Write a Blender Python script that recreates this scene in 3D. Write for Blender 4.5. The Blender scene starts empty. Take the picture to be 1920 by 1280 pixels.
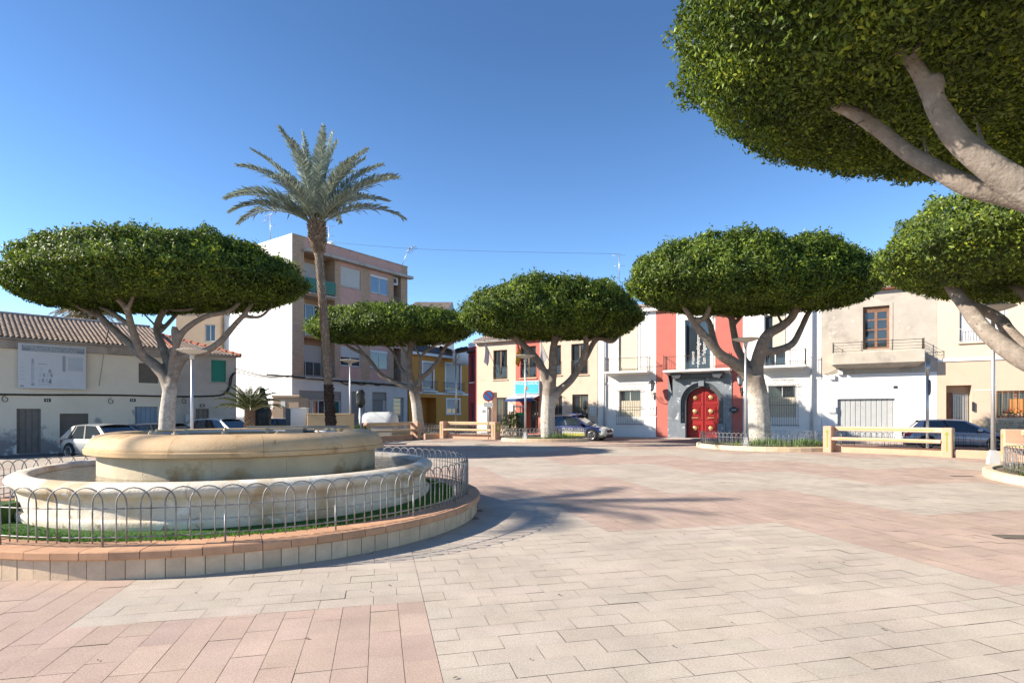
import bpy, math, random
import numpy as np
from mathutils import Vector, noise
random.seed(7); RNG = np.random.default_rng(7)
SC = bpy.context.scene; COL = SC.collection
# ---------------------------------------------------------------- camera, sky, sun, exposure
F = 1050.0; HZ = 774.0; CH = 1.7            # focal length and horizon of the photograph in its pixels, eye height
cam = bpy.data.cameras.new('camera'); co = bpy.data.objects.new('camera', cam); COL.objects.link(co)
cam.sensor_width = 36.0; cam.lens = F/1920*36.0; cam.shift_y = (HZ-640)/1920.0
cam.clip_start = 0.1; cam.clip_end = 2000
co.location = (0, 0, CH); co.rotation_euler = (math.pi/2, 0, 0); SC.camera = co
SUN = Vector((-1.72, -.25, 1.0)).normalized()
EL = math.asin(SUN.z); AZ = math.atan2(SUN.x, SUN.y)
W = bpy.data.worlds.new('World'); SC.world = W; W.use_nodes = True
nt = W.node_tree; bg = nt.nodes['Background']; sky = nt.nodes.new('ShaderNodeTexSky')
sky.sky_type = 'NISHITA'; sky.sun_disc = False; sky.sun_elevation = EL; sky.sun_rotation = AZ
sky.air_density = 1.0; sky.dust_density = 0.0; sky.ozone_density = 4.5; sky.altitude = 100
hs = nt.nodes.new('ShaderNodeHueSaturation'); hs.inputs['Saturation'].default_value = 1.10; hs.inputs['Value'].default_value = .95; hs.inputs['Hue'].default_value = .503
nt.links.new(sky.outputs[0], hs.inputs['Color']); tcw = nt.nodes.new('ShaderNodeTexCoord'); spw = nt.nodes.new('ShaderNodeSeparateXYZ'); nt.links.new(tcw.outputs['Generated'], spw.inputs[0])   # clear winter air: deeper blue overhead
mrw = nt.nodes.new('ShaderNodeMapRange'); mrw.inputs[1].default_value = 0.; mrw.inputs[2].default_value = .55; mrw.inputs[3].default_value = 1.22; mrw.inputs[4].default_value = .77; nt.links.new(spw.outputs[2], mrw.inputs[0])
mxw = nt.nodes.new('ShaderNodeMix'); mxw.data_type = 'RGBA'; mxw.blend_type = 'MULTIPLY'; mxw.inputs[0].default_value = 1; nt.links.new(hs.outputs[0], mxw.inputs[6]); nt.links.new(mrw.outputs[0], mxw.inputs[7]); nt.links.new(mxw.outputs[2], bg.inputs[0]); bg.inputs[1].default_value = 0.118
sl = bpy.data.lights.new('sun', 'SUN'); sl.energy = 5.0; sl.angle = math.radians(.55); sl.color = (1, .905, .77)
so = bpy.data.objects.new('sun', sl); COL.objects.link(so); so.rotation_euler = SUN.to_track_quat('Z', 'Y').to_euler()
so.location = (-20, -8, 30)
SC.view_settings.view_transform = 'Standard'; SC.view_settings.look = 'None'
SC.view_settings.exposure = 1.12; SC.view_settings.gamma = 1
SC.cycles.max_bounces = 6; SC.cycles.diffuse_bounces = 3; SC.cycles.transparent_max_bounces = 6
SC.cycles.use_adaptive_sampling = True
# ---------------------------------------------------------------- helpers
def wpt(u, v, Y): return Vector(((u-960)/F*Y, Y, CH+(HZ-v)/F*Y))
def gpt(u, v, z=0.):
    Y = (CH-z)*F/(v-HZ); return Vector(((u-960)/F*Y, Y, z))
def hexc(r, g, b): return tuple((c/255/12.92 if c/255 <= .04045 else ((c/255+.055)/1.055)**2.4) for c in (r, g, b))+(1,)
def mat(name, c, rough=.75, var=.12, scale=3., bump=.15, bscale=60., metal=0., spec=.35, stain=None, wave=None, coat=0., trans=0., voro=None):
    """c linear rgb albedo; var = large mottling; stain=(rgb, lo, hi, scale, zmax) ; wave=(axis, period, depth)"""
    m = bpy.data.materials.new(name); m.use_nodes = True
    n = m.node_tree; N = n.nodes; L = n.links; b = N['Principled BSDF']
    b.inputs['Roughness'].default_value = rough; b.inputs['Metallic'].default_value = metal
    b.inputs['Specular IOR Level'].default_value = spec; b.inputs['Coat Weight'].default_value = coat
    b.inputs['Coat Roughness'].default_value = .05
    geo = N.new('ShaderNodeNewGeometry')
    no = N.new('ShaderNodeTexNoise'); no.inputs['Scale'].default_value = scale; no.inputs['Detail'].default_value = 6; no.inputs['Roughness'].default_value = .65
    L.new(geo.outputs['Position'], no.inputs['Vector'])
    mr = N.new('ShaderNodeMapRange'); mr.inputs[1].default_value = .3; mr.inputs[2].default_value = .7
    mr.inputs[3].default_value = 1-var; mr.inputs[4].default_value = 1+var
    L.new(no.outputs[0], mr.inputs[0])
    mx = N.new('ShaderNodeMix'); mx.data_type = 'RGBA'; mx.blend_type = 'MULTIPLY'; mx.inputs[0].default_value = 1
    mx.inputs[6].default_value = (c[0], c[1], c[2], 1); L.new(mr.outputs[0], mx.inputs[7])
    out = mx.outputs[2]
    if stain:
        for (sc_, lo, hi, ss, z1) in (stain if isinstance(stain, list) else [stain]):
            n2 = N.new('ShaderNodeTexNoise'); n2.inputs['Scale'].default_value = ss; n2.inputs['Detail'].default_value = 8; n2.inputs['Roughness'].default_value = .6
            L.new(geo.outputs['Position'], n2.inputs['Vector'])
            src = n2.outputs[0]
            if z1 is not None:
                sp = N.new('ShaderNodeSeparateXYZ'); L.new(geo.outputs['Position'], sp.inputs[0])
                mz = N.new('ShaderNodeMapRange'); mz.inputs[1].default_value = z1; mz.inputs[2].default_value = 0; mz.inputs[3].default_value = -.25; mz.inputs[4].default_value = .15
                L.new(sp.outputs[2], mz.inputs[0])
                ad = N.new('ShaderNodeMath'); L.new(n2.outputs[0], ad.inputs[0]); L.new(mz.outputs[0], ad.inputs[1]); src = ad.outputs[0]
            m2 = N.new('ShaderNodeMapRange'); m2.inputs[1].default_value = lo; m2.inputs[2].default_value = hi
            L.new(src, m2.inputs[0])
            mm = N.new('ShaderNodeMix'); mm.data_type = 'RGBA'; L.new(m2.outputs[0], mm.inputs[0]); L.new(out, mm.inputs[6]); mm.inputs[7].default_value = (*sc_[:3], 1)
            out = mm.outputs[2]
    L.new(out, b.inputs['Base Color'])
    hgt = None
    if bump:
        nb = N.new('ShaderNodeTexNoise'); nb.inputs['Scale'].default_value = bscale; nb.inputs['Detail'].default_value = 4
        L.new(geo.outputs['Position'], nb.inputs['Vector'])
        bp = N.new('ShaderNodeBump'); bp.inputs['Strength'].default_value = bump; bp.inputs['Distance'].default_value = .02
        L.new(nb.outputs[0], bp.inputs['Height']); L.new(bp.outputs[0], b.inputs['Normal'])
    return m, n, out
def M_(*a, **k): return mat(*a, **k)[0]
def brickify(m3, w, h, mortar, ms, c2, tex='Object', bumpd=.01):
    """turn a material into bricks laid in the object's x-z plane"""
    m, n, out = m3; N = n.nodes; L = n.links; b = N['Principled BSDF']
    tc = N.new('ShaderNodeTexCoord'); sp = N.new('ShaderNodeSeparateXYZ'); L.new(tc.outputs[tex], sp.inputs[0])
    ad = N.new('ShaderNodeMath'); L.new(sp.outputs[0], ad.inputs[0]); L.new(sp.outputs[1], ad.inputs[1])
    cb = N.new('ShaderNodeCombineXYZ'); L.new(ad.outputs[0], cb.inputs[0]); L.new(sp.outputs[2], cb.inputs[1])
    br = N.new('ShaderNodeTexBrick'); L.new(cb.outputs[0], br.inputs['Vector']); br.inputs['Scale'].default_value = 1
    br.inputs['Brick Width'].default_value = w; br.inputs['Row Height'].default_value = h; br.inputs['Mortar Size'].default_value = ms
    br.inputs['Mortar'].default_value = (*mortar[:3], 1); br.inputs['Color2'].default_value = (*c2[:3], 1); L.new(out, br.inputs['Color1'])
    L.new(br.outputs['Color'], b.inputs['Base Color'])
    bp = N.new('ShaderNodeBump'); bp.inputs['Distance'].default_value = bumpd; bp.invert = True
    L.new(br.outputs['Fac'], bp.inputs['Height'])
    old = b.inputs['Normal'].links
    if old: L.new(old[0].from_socket, bp.inputs['Normal'])
    L.new(bp.outputs[0], b.inputs['Normal']); return m
def ribs(m3, axis, period, depth=.02, tex='Object', dark=.6):
    """horizontal or vertical slats on a sheet"""
    m, n, out = m3; N = n.nodes; L = n.links; b = N['Principled BSDF']
    tc = N.new('ShaderNodeTexCoord'); sp = N.new('ShaderNodeSeparateXYZ'); L.new(tc.outputs[tex], sp.inputs[0])
    dv = N.new('ShaderNodeMath'); dv.operation = 'DIVIDE'; dv.inputs[1].default_value = period; L.new(sp.outputs[axis], dv.inputs[0])
    fr = N.new('ShaderNodeMath'); fr.operation = 'FRACT'; L.new(dv.outputs[0], fr.inputs[0])
    pp = N.new('ShaderNodeMath'); pp.operation = 'PINGPONG'; pp.inputs[1].default_value = .5; L.new(fr.outputs[0], pp.inputs[0])
    mr = N.new('ShaderNodeMapRange'); mr.inputs[1].default_value = 0; mr.inputs[2].default_value = .12; L.new(pp.outputs[0], mr.inputs[0])
    bp = N.new('ShaderNodeBump'); bp.inputs['Distance'].default_value = depth; bp.inputs['Strength'].default_value = 1; L.new(mr.outputs[0], bp.inputs['Height'])
    L.new(bp.outputs[0], b.inputs['Normal'])
    m2 = N.new('ShaderNodeMapRange'); m2.inputs[1].default_value = 0; m2.inputs[2].default_value = .1; m2.inputs[3].default_value = dark; m2.inputs[4].default_value = 1; L.new(pp.outputs[0], m2.inputs[0])
    mx = N.new('ShaderNodeMix'); mx.data_type = 'RGBA'; mx.blend_type = 'MULTIPLY'; mx.inputs[0].default_value = 1; L.new(out, mx.inputs[6]); L.new(m2.outputs[0], mx.inputs[7])
    L.new(mx.outputs[2], b.inputs['Base Color']); return m
def attrmat(name, rough, spec=.3, trans=0., bump=.2, bscale=90., var=.12, scale=1.5):
    """colour comes from the mesh attribute 'col' (each paver or leaf has its own tone)"""
    m = bpy.data.materials.new(name); m.use_nodes = True; n = m.node_tree; N = n.nodes; L = n.links; b = N['Principled BSDF']
    at = N.new('ShaderNodeAttribute'); at.attribute_name = 'col'
    b.inputs['Roughness'].default_value = rough; b.inputs['Specular IOR Level'].default_value = spec
    src = at.outputs[0]
    if var:
        geo = N.new('ShaderNodeNewGeometry'); no = N.new('ShaderNodeTexNoise'); no.inputs['Scale'].default_value = scale; no.inputs['Detail'].default_value = 8; no.inputs['Roughness'].default_value = .7
        L.new(geo.outputs['Position'], no.inputs['Vector'])
        mr = N.new('ShaderNodeMapRange'); mr.inputs[1].default_value = .3; mr.inputs[2].default_value = .7; mr.inputs[3].default_value = 1-var; mr.inputs[4].default_value = 1+var; L.new(no.outputs[0], mr.inputs[0])
        mx = N.new('ShaderNodeMix'); mx.data_type = 'RGBA'; mx.blend_type = 'MULTIPLY'; mx.inputs[0].default_value = 1; L.new(src, mx.inputs[6]); L.new(mr.outputs[0], mx.inputs[7]); src = mx.outputs[2]
        if bump:
            nb = N.new('ShaderNodeTexNoise'); nb.inputs['Scale'].default_value = bscale; nb.inputs['Detail'].default_value = 5; L.new(geo.outputs['Position'], nb.inputs['Vector'])
            bp = N.new('ShaderNodeBump'); bp.inputs['Strength'].default_value = bump; bp.inputs['Distance'].default_value = .01; L.new(nb.outputs[0], bp.inputs['Height']); L.new(bp.outputs[0], b.inputs['Normal'])
    L.new(src, b.inputs['Base Color'])
    if trans:
        tl = N.new('ShaderNodeBsdfTranslucent'); L.new(src, tl.inputs[0]); ms = N.new('ShaderNodeMixShader'); ms.inputs[0].default_value = trans
        L.new(b.outputs[0], ms.inputs[1]); L.new(tl.outputs[0], ms.inputs[2]); L.new(ms.outputs[0], N['Material Output'].inputs[0])
    return m
def tag(o, label=None, cat=None, group=None, kind=None):
    for k, x in (('label', label), ('category', cat), ('group', group), ('kind', kind)):
        if x: o[k] = x
    return o
def thing(name, label, cat, loc=(0, 0, 0), rz=0., group=None):
    o = bpy.data.objects.new(name, None); COL.objects.link(o); o.location = loc; o.rotation_euler = (0, 0, rz)
    o.empty_display_size = .3
    return tag(o, label, cat, group)
def part_of(o, child, label=None):
    child.parent = o
    if label: child['label'] = label
    return child
def rebase(root, o):
    """mesh object built in world coordinates -> child of root, geometry moved into root's frame"""
    c, s = math.cos(root.rotation_euler[2]), math.sin(root.rotation_euler[2]); l = root.location
    n = len(o.data.vertices); a = np.empty(n*3, np.float32); o.data.vertices.foreach_get('co', a); a = a.reshape(-1, 3)
    d = a-np.array(l); a[:, 0] = d[:, 0]*c+d[:, 1]*s; a[:, 1] = -d[:, 0]*s+d[:, 1]*c; a[:, 2] = d[:, 2]
    o.data.vertices.foreach_set('co', a.ravel()); o.parent = root; return o
class MB:
    def __init__(s): s.v = []; s.f = []; s.m = []
    def add(s, vs, fs, mi=0):
        k = len(s.v); s.v += [tuple(p) for p in vs]; s.f += [tuple(i+k for i in f) for f in fs]; s.m += [mi]*len(fs); return s
    def box(s, x0, x1, y0, y1, z0, z1, mi=0):
        return s.add([(x, y, z) for z in (z0, z1) for y in (y0, y1) for x in (x0, x1)],
                     [(0, 2, 3, 1), (4, 5, 7, 6), (0, 1, 5, 4), (2, 6, 7, 3), (0, 4, 6, 2), (1, 3, 7, 5)], mi)
    def cbox(s, x0, x1, y0, y1, z0, z1, c=.02, mi=0):
        """box with chamfered edges"""
        P = [(x0, y0), (x1, y0), (x1, y1), (x0, y1)]
        def ring(d, z): return [(x0+d, y0+d, z), (x1-d, y0+d, z), (x1-d, y1-d, z), (x0+d, y1-d, z)]
        def oct_(z):
            return [(x0+c, y0, z), (x1-c, y0, z), (x1, y0+c, z), (x1, y1-c, z), (x1-c, y1, z), (x0+c, y1, z), (x0, y1-c, z), (x0, y0+c, z)]
        def octi(z):
            return [(x0+c, y0+c, z), (x1-c, y0+c, z), (x1-c, y0+c, z), (x1-c, y1-c, z), (x1-c, y1-c, z), (x0+c, y1-c, z), (x0+c, y1-c, z), (x0+c, y0+c, z)]
        R = [octi(z0), oct_(z0+c), oct_(z1-c), octi(z1)]
        vs = sum(R, []); fs = []
        for r in range(3):
            for i in range(8):
                j = (i+1) % 8; fs.append((r*8+i, r*8+j, r*8+8+j, r*8+8+i))
        fs.append((24, 25, 27, 29)); fs.append((7, 5, 3, 1)); return s.add(vs, fs, mi)
    def quad(s, a, b, c, d, mi=0): return s.add([a, b, c, d], [(0, 1, 2, 3)], mi)
    def prism(s, poly, z0, z1, mi=0, mtop=None):
        n = len(poly); vs = [(x, y, z0) for x, y in poly]+[(x, y, z1) for x, y in poly]
        s.add(vs, [(i, (i+1) % n, n+(i+1) % n, n+i) for i in range(n)], mi)
        s.add(vs, [tuple(range(n-1, -1, -1))], mi); return s.add(vs, [tuple(range(n, 2*n))], mi if mtop is None else mtop)
    def prism_y(s, poly, y0, y1, mi=0):
        """polygon in x-z pushed along y"""
        n = len(poly); vs = [(x, y0, z) for x, z in poly]+[(x, y1, z) for x, z in poly]
        return s.add(vs, [(i, n+i, n+(i+1) % n, (i+1) % n) for i in range(n)]+[tuple(range(n)), tuple(range(2*n-1, n-1, -1))], mi)
    def lathe(s, prof, n=24, c=(0, 0, 0), mi=0, closed=False, a0=0., a1=2*math.pi):
        full = abs(a1-a0-2*math.pi) < 1e-6; k = n if full else n+1; vs = []
        for r, z in prof:
            for i in range(k):
                a = a0+(a1-a0)*i/n; vs.append((c[0]+r*math.cos(a), c[1]+r*math.sin(a), c[2]+z))
        fs = []; P = len(prof)
        for j in range(P if closed else P-1):
            q = (j+1) % P
            for i in range(n):
                i2 = (i+1) % k; fs.append((j*k+i, j*k+i2, q*k+i2, q*k+i))
        return s.add(vs, fs, mi)
    def tube(s, pts, rad, n=8, mi=0, cap=True, loop=False):
        pts = [Vector(p) for p in pts]; P = len(pts); rad = rad if hasattr(rad, '__len__') else [rad]*P
        vs = []; up = None
        for i, p in enumerate(pts):
            t = (pts[(i+1) % P]-pts[i-1]) if loop else (pts[min(i+1, P-1)]-pts[max(i-1, 0)])
            t.normalize()
            if up is None:
                up = Vector((0, 0, 1)) if abs(t.z) < .9 else Vector((1, 0, 0))
            x = t.cross(up)
            if x.length < 1e-5: x = t.orthogonal()
            x.normalize(); y = x.cross(t).normalized(); up = y
            for k in range(n):
                a = 2*math.pi*k/n; vs.append(p+(x*math.cos(a)+y*math.sin(a))*rad[i])
        fs = []
        for i in range(P if loop else P-1):
            j = (i+1) % P
            for k in range(n):
                k2 = (k+1) % n; fs.append((i*n+k, i*n+k2, j*n+k2, j*n+k))
        if cap and not loop: fs += [tuple(range(n-1, -1, -1)), tuple((P-1)*n+k for k in range(n))]
        return s.add(vs, fs, mi)
    def cyl(s, x, y, z0, z1, r, n=12, mi=0, r1=None): return s.tube([(x, y, z0), (x, y, z1)], [r, r if r1 is None else r1], n, mi)
    def disc_y(s, x, y, z, r, n=20, mi=0, t=.01, r2=None):
        return s.tube([(x, y, z), (x, y-t, z)], [r, r if r2 is None else r2], n, mi)
    def build(s, name, mats, parent=None, smooth=False, link=True, auto=None):
        me = bpy.data.meshes.new(name); me.from_pydata([tuple(p) for p in s.v], [], s.f)
        mats = mats if isinstance(mats, (list, tuple)) else [mats]
        for m in mats: me.materials.append(m)
        if len(mats) > 1: me.polygons.foreach_set('material_index', s.m)
        if smooth: me.polygons.foreach_set('use_smooth', [True]*len(s.f))
        me.update()
        if auto is not None:
            me.polygons.foreach_set('use_smooth', [True]*len(s.f)); me.set_sharp_from_angle(angle=math.radians(auto))
        o = bpy.data.objects.new(name, me); COL.objects.link(o)
        if parent: o.parent = parent
        return o
def place(o, parent, loc=(0, 0, 0), rz=0.):
    c = o.copy(); COL.objects.link(c); c.parent = parent; c.location = loc; c.rotation_euler = (0, 0, rz); return c
def copy_tree(o, parent=None):
    c = o.copy(); COL.objects.link(c); c.parent = parent
    for ch in list(o.children): copy_tree(ch, c)
    return c
def spline(pts, n=6):
    pts = [Vector(p) for p in pts]; out = []
    for i in range(len(pts)-1):
        p0 = pts[max(i-1, 0)]; p1 = pts[i]; p2 = pts[i+1]; p3 = pts[min(i+2, len(pts)-1)]
        for k in range(n):
            t = k/n; out.append(.5*((2*p1)+(p2-p0)*t+(2*p0-5*p1+4*p2-p3)*t*t+(3*p1-p0-3*p2+p3)*t**3))
    out.append(pts[-1]); return out
def text(name, body, size, m, parent, loc, rot, align='CENTER', ext=.004, yscale=1.):
    c = bpy.data.curves.new(name, 'FONT'); c.body = body; c.size = size; c.align_x = align; c.align_y = 'CENTER'; c.extrude = ext; c.resolution_u = 3
    tmp = bpy.data.objects.new(name, c); me = bpy.data.meshes.new_from_object(tmp); bpy.data.objects.remove(tmp); bpy.data.curves.remove(c)
    me.materials.clear(); me.materials.append(m); o = bpy.data.objects.new(name, me); COL.objects.link(o); o.parent = parent; o.location = loc; o.rotation_euler = rot
    return o
def fit(o, w):
    o.scale = (w/max(.01, max(v.co.x for v in o.data.vertices)-min(v.co.x for v in o.data.vertices)), o.scale[1], 1); return o
def color_mesh(name, verts, nper, cols, m, parent=None, smooth=False, tris=False):
    """big numpy mesh of n-gons with nper corners each; cols one rgb per face"""
    nf = len(verts)//nper; me = bpy.data.meshes.new(name)
    me.vertices.add(len(verts)); me.vertices.foreach_set('co', np.asarray(verts, np.float32).ravel())
    me.loops.add(len(verts)); me.loops.foreach_set('vertex_index', np.arange(len(verts), dtype=np.int32))
    me.polygons.add(nf); me.polygons.foreach_set('loop_start', np.arange(0, len(verts), nper, dtype=np.int32)); me.polygons.foreach_set('loop_total', np.full(nf, nper, np.int32))
    me.update(calc_edges=True); at = me.color_attributes.new('col', 'FLOAT_COLOR', 'POINT')
    c4 = np.ones((len(verts), 4), np.float32); c4[:, :3] = np.repeat(np.asarray(cols, np.float32), nper, 0); at.data.foreach_set('color', c4.ravel())
    me.materials.append(m); o = bpy.data.objects.new(name, me); COL.objects.link(o)
    if parent: o.parent = parent
    return o
# ---------------------------------------------------------------- shared materials
m_white = M_('white_plaster', (.78, .76, .73), .85, .05, 1.2, .2, 40)
m_metal = M_('galvanised_metal', (.42, .42, .43), .42, .1, 8, .03, 80, metal=.75)
m_dark = M_('dark_iron', (.035, .035, .04), .5, .1, 6, .05)
m_iron = M_('wrought_iron', (.05, .04, .035), .55, .15, 6, .05)
m_glass = M_('window_glass', (.03, .04, .05), .04, .1, 1.5, 0, spec=.9)
m_glassb = M_('blue_glass', (.10, .17, .26), .05, .1, 1.5, 0, spec=1.)
m_black = M_('black_rubber', (.02, .02, .02), .7, .1, 6, .05)
m_cable = M_('black_cable', (.022, .02, .02), .6, .1, 6, 0)
m_terra = M_('terracotta_block', (.52, .29, .18), .85, .12, 5, .35, 70, stain=((.36, .21, .15), .6, .75, 2., None))
m_cream = M_('cream_block', (.58, .45, .30), .9, .1, 4, .4, 70, stain=((.42, .32, .22), .58, .72, 2., None))
m_kerb = M_('kerb_stone', (.60, .47, .33), .9, .1, 4, .3, 60)
m_bark = M_("ficus_bark", (.22, .182, .15), .9, .25, 5, .8, 22, stain=[((.36, .32, .27), .56, .70, 3.5, None), ((.06, .047, .038), .62, .7, 9., None)])
m_barkw = M_('limewashed_bark', (.50, .46, .41), .9, .14, 6, .7, 25, stain=((.3, .26, .22), .56, .66, 7, None))
m_leaf = attrmat('ficus_leaf', .48, .3, .38, 0, var=0)
m_core = M_('ficus_dark_core', (.03, .05, .010), .9, .5, 4, 1., 9)  # darker than the leaves: shade inside the crown is put into this colour
m_soil = M_('planter_soil', (.16, .12, .08), .95, .3, 5, .8, 30)
m_blade = attrmat('grass_blade', .7, .2, .2, 0, var=0)
# ---------------------------------------------------------------- ground
FD = Vector((.865, -.502)); FN = Vector((.502, .865)); FO = Vector((13.4, 38.84))   # line of the house fronts on the right
def fp(t, d): return FO+FD*t+FN*d
m_asph = M_('asphalt', (.13, .13, .135), .9, .2, 1.2, .3, 90, stain=((.09, .09, .095), .5, .7, .5, None))
g = MB(); g.quad((-500, -300, -.15), (500, -300, -.15), (500, 900, -.15), (-500, 900, -.15)); tag(g.build('ground', m_asph), kind='structure')
PL = [(-30, 9.2), (-18.1, 21.5), (-9.7, 30), (-4.5, 38)]+[tuple(fp(t, -9.1)) for t in (-11.2, 30)]+[(34.5, -12), (-30, -12)]
PL = PL[::-1]
m_joint = M_('paving_joint', (.29, .235, .185), .95, .3, 6, .3)
g = MB(); g.prism(PL, -.19, -.010); tag(g.build('plaza_base', m_joint), kind='structure')
m_street = M_('shaded_red_paving', (.20, .135, .115), .9, .15, 2, .3, 60)  # reddish paving, its colour darkened for the shade lying on the street
g = MB(); g.prism([tuple(fp(t, d)) for t, d in ((-26, -9.11), (40, -9.11), (40, -1.3), (-26, -1.3))], -.2, -.09); tag(g.build('street', m_street), kind='structure')
m_side = M_('pavement_tile', (.42, .36, .32), .9, .12, 3, .3, 60)
g = MB(); g.prism([tuple(fp(t, d)) for t, d in ((-26, -1.3), (40, -1.3), (40, .3), (-26, .3))], -.19, -.04); tag(g.build('pavement', m_side), kind='structure')
def inpoly(x, y, P):
    r = np.zeros(x.shape, bool); n = len(P); j = n-1
    for i in range(n):
        xi, yi = P[i]; xj, yj = P[j]
        c = ((yi > y) != (yj > y)) & (x < (xj-xi)*(y-yi)/(yj-yi+1e-12)+xi); r ^= c; j = i
    return r
def paving():
    p = .2335; cw = 12*p; run = 28*p; sh = 14*p; b00 = 3.2; a00 = 7.5
    D1 = np.array((-.2317, .9728)); D2 = np.array((.9728, .2317)); rects = []; cols = []
    pink = np.array((.425, .318, .258)); light = np.array((.445, .382, .315))
    def fill(b0, b1, a0, a1, ispink):
        gap = .0019
        if ispink:
            nb = max(1, round((b1-b0)/p)); w = (b1-b0)/nb
            for k in range(nb):
                a = a0-RNG.choice([0, .5, .25, .75])*2*p
                while a < a1-.02:
                    lo, hi = max(a, a0), min(a+2*p, a1)
                    if lo-a0 < .04: lo = a0
                    if a1-hi < .04: hi = a1
                    if hi-lo > .04: rects.append((b0+k*w+gap, b0+(k+1)*w-gap, lo+gap, hi-gap)); cols.append(pink*(1+RNG.normal(0, .032))+RNG.normal(0, .003, 3))
                    a += 2*p
        else:
            na = max(1, round((a1-a0)/p)); w = (a1-a0)/na
            for k in range(na):
                b = b0-((k % 2)*.5+RNG.choice([0, .08, -.05]))*2*p
                while b < b1-.02:
                    lo, hi = max(b, b0), min(b+2*p, b1)
                    if lo-b0 < .04: lo = b0
                    if b1-hi < .04: hi = b1
                    if hi-lo > .04: rects.append((lo+gap, hi-gap, a0+k*w+gap, a0+(k+1)*w-gap)); cols.append(light*(1+RNG.normal(0, .02))+RNG.normal(0, .0025, 3))
                    b += 2*p
    for i in range(-14, 14):
        b0 = b00+i*cw; b1 = b0+cw
        if i == -2: segs = [(-3, 5.12, True), (5.12, 14.0, False)]; a = 14.0; k = 1
        elif i == -3: segs = [(-3, 17.3, True)]; a = 17.3; k = 0
        elif i == -1: segs = [(-3, 10.9, False)]; a = 10.9; k = 1
        else:
            segs = []; a = a00-sh*i; k = 1
            while a > -3: a -= run; k ^= 1
            while a+run < -3: a += run; k ^= 1
        while a < 48: segs.append((a, a+run, bool(k))); a += run; k ^= 1
        for s in segs: fill(b0, b1, max(s[0], -4), s[1], s[2])
    R = np.array(rects); C = np.array(cols)
    cx = (R[:, 0]+R[:, 1])/2; cy = (R[:, 2]+R[:, 3])/2
    X = cx*D2[0]+cy*D1[0]; Y = cx*D2[1]+cy*D1[1]
    ok = inpoly(X, Y, PL) & (((X+4.51)**2+(Y-9.59)**2) > 3.8**2) & (Y > -4) & (np.abs(X) < Y*1.5+9)
    R = R[ok]; C = C[ok]; n = len(R)
    bb = R[:, [0, 1, 1, 0]]; aa = R[:, [2, 2, 3, 3]]
    vx = bb*D2[0]+aa*D1[0]; vy = bb*D2[1]+aa*D1[1]
    t = RNG.normal(0, .0035, (n, 2)); vz = RNG.normal(0, .0007, (n, 1))+(bb-bb.mean(1, keepdims=True))*t[:, :1]+(aa-aa.mean(1, keepdims=True))*t[:, 1:]
    m = attrmat('paver', .88, .25, 0, .35, 140, .17, .9)
    n_ = m.node_tree; N = n_.nodes; L = n_.links; b = N['Principled BSDF']        # worn and dirty patches
    geo = N.new('ShaderNodeNewGeometry'); no = N.new('ShaderNodeTexNoise'); no.inputs['Scale'].default_value = 1.7; no.inputs['Detail'].default_value = 9; no.inputs['Roughness'].default_value = .75
    L.new(geo.outputs['Position'], no.inputs['Vector']); mr = N.new('ShaderNodeMapRange'); mr.inputs[1].default_value = .60; mr.inputs[2].default_value = .8; mr.inputs[4].default_value = .5; L.new(no.outputs[0], mr.inputs[0])
    mx = N.new('ShaderNodeMix'); mx.data_type = 'RGBA'; old = b.inputs['Base Color'].links[0].from_socket
    L.new(mr.outputs[0], mx.inputs[0]); L.new(old, mx.inputs[6]); mx.inputs[7].default_value = (.27, .215, .165, 1)
    n3 = N.new('ShaderNodeTexNoise'); n3.inputs['Scale'].default_value = 70; n3.inputs['Detail'].default_value = 3; L.new(geo.outputs['Position'], n3.inputs['Vector'])
    m3 = N.new('ShaderNodeMapRange'); m3.inputs[1].default_value = .3; m3.inputs[2].default_value = .7; m3.inputs[3].default_value = .84; m3.inputs[4].default_value = 1.12; L.new(n3.outputs[0], m3.inputs[0])
    m4 = N.new('ShaderNodeMix'); m4.data_type = 'RGBA'; m4.blend_type = 'MULTIPLY'; m4.inputs[0].default_value = 1; L.new(mx.outputs[2], m4.inputs[6]); L.new(m3.outputs[0], m4.inputs[7]); L.new(m4.outputs[2], b.inputs['Base Color'])
    o = color_mesh('paving', np.stack([vx, vy, vz], 2).reshape(-1, 3), 4, C, m)
    tag(o, kind='structure')
paving()
# drain grates and specks on the paving
m_grate = M_('grate', (.10, .085, .07), .7, .2, 8, .1)
def grate(u, v, L, w, rz, label):
    p = gpt(u, v, .006); t = thing('drain_grate', label, 'drain grate', p, rz, 'drain grates in the paving')
    a = MB(); a.box(-L/2, L/2, -w/2, w/2, -.01, -.003); a.build('grate_well', m_dark, t)
    a = MB(); a.box(-L/2, L/2, -w/2, -w/2+.02, -.003, .004); a.box(-L/2, L/2, w/2-.02, w/2, -.003, .004)
    k = int(L/.045)
    for i in range(k+1): x = -L/2+.01+(L-.02)*i/k; a.box(x-.010, x+.010, -w/2+.021, w/2-.021, -.003, .004)
    a.build('bars', m_grate, t)
grate(1908, 1006, .5, .24, -.1, 'slotted iron drain grate in the pink paving at the right edge'); grate(1804, 892, .55, .14, -.15, 'narrow dark drain slot in the paving before the lamp post')
def manhole():
    p = gpt(905, 833, .006); a = MB(); a.cyl(p.x, p.y, -.004, .004, .42, 28); tag(a.build('manhole_cover', m_grate), 'round dark manhole cover in front of the bench', 'manhole cover')
manhole()
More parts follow.
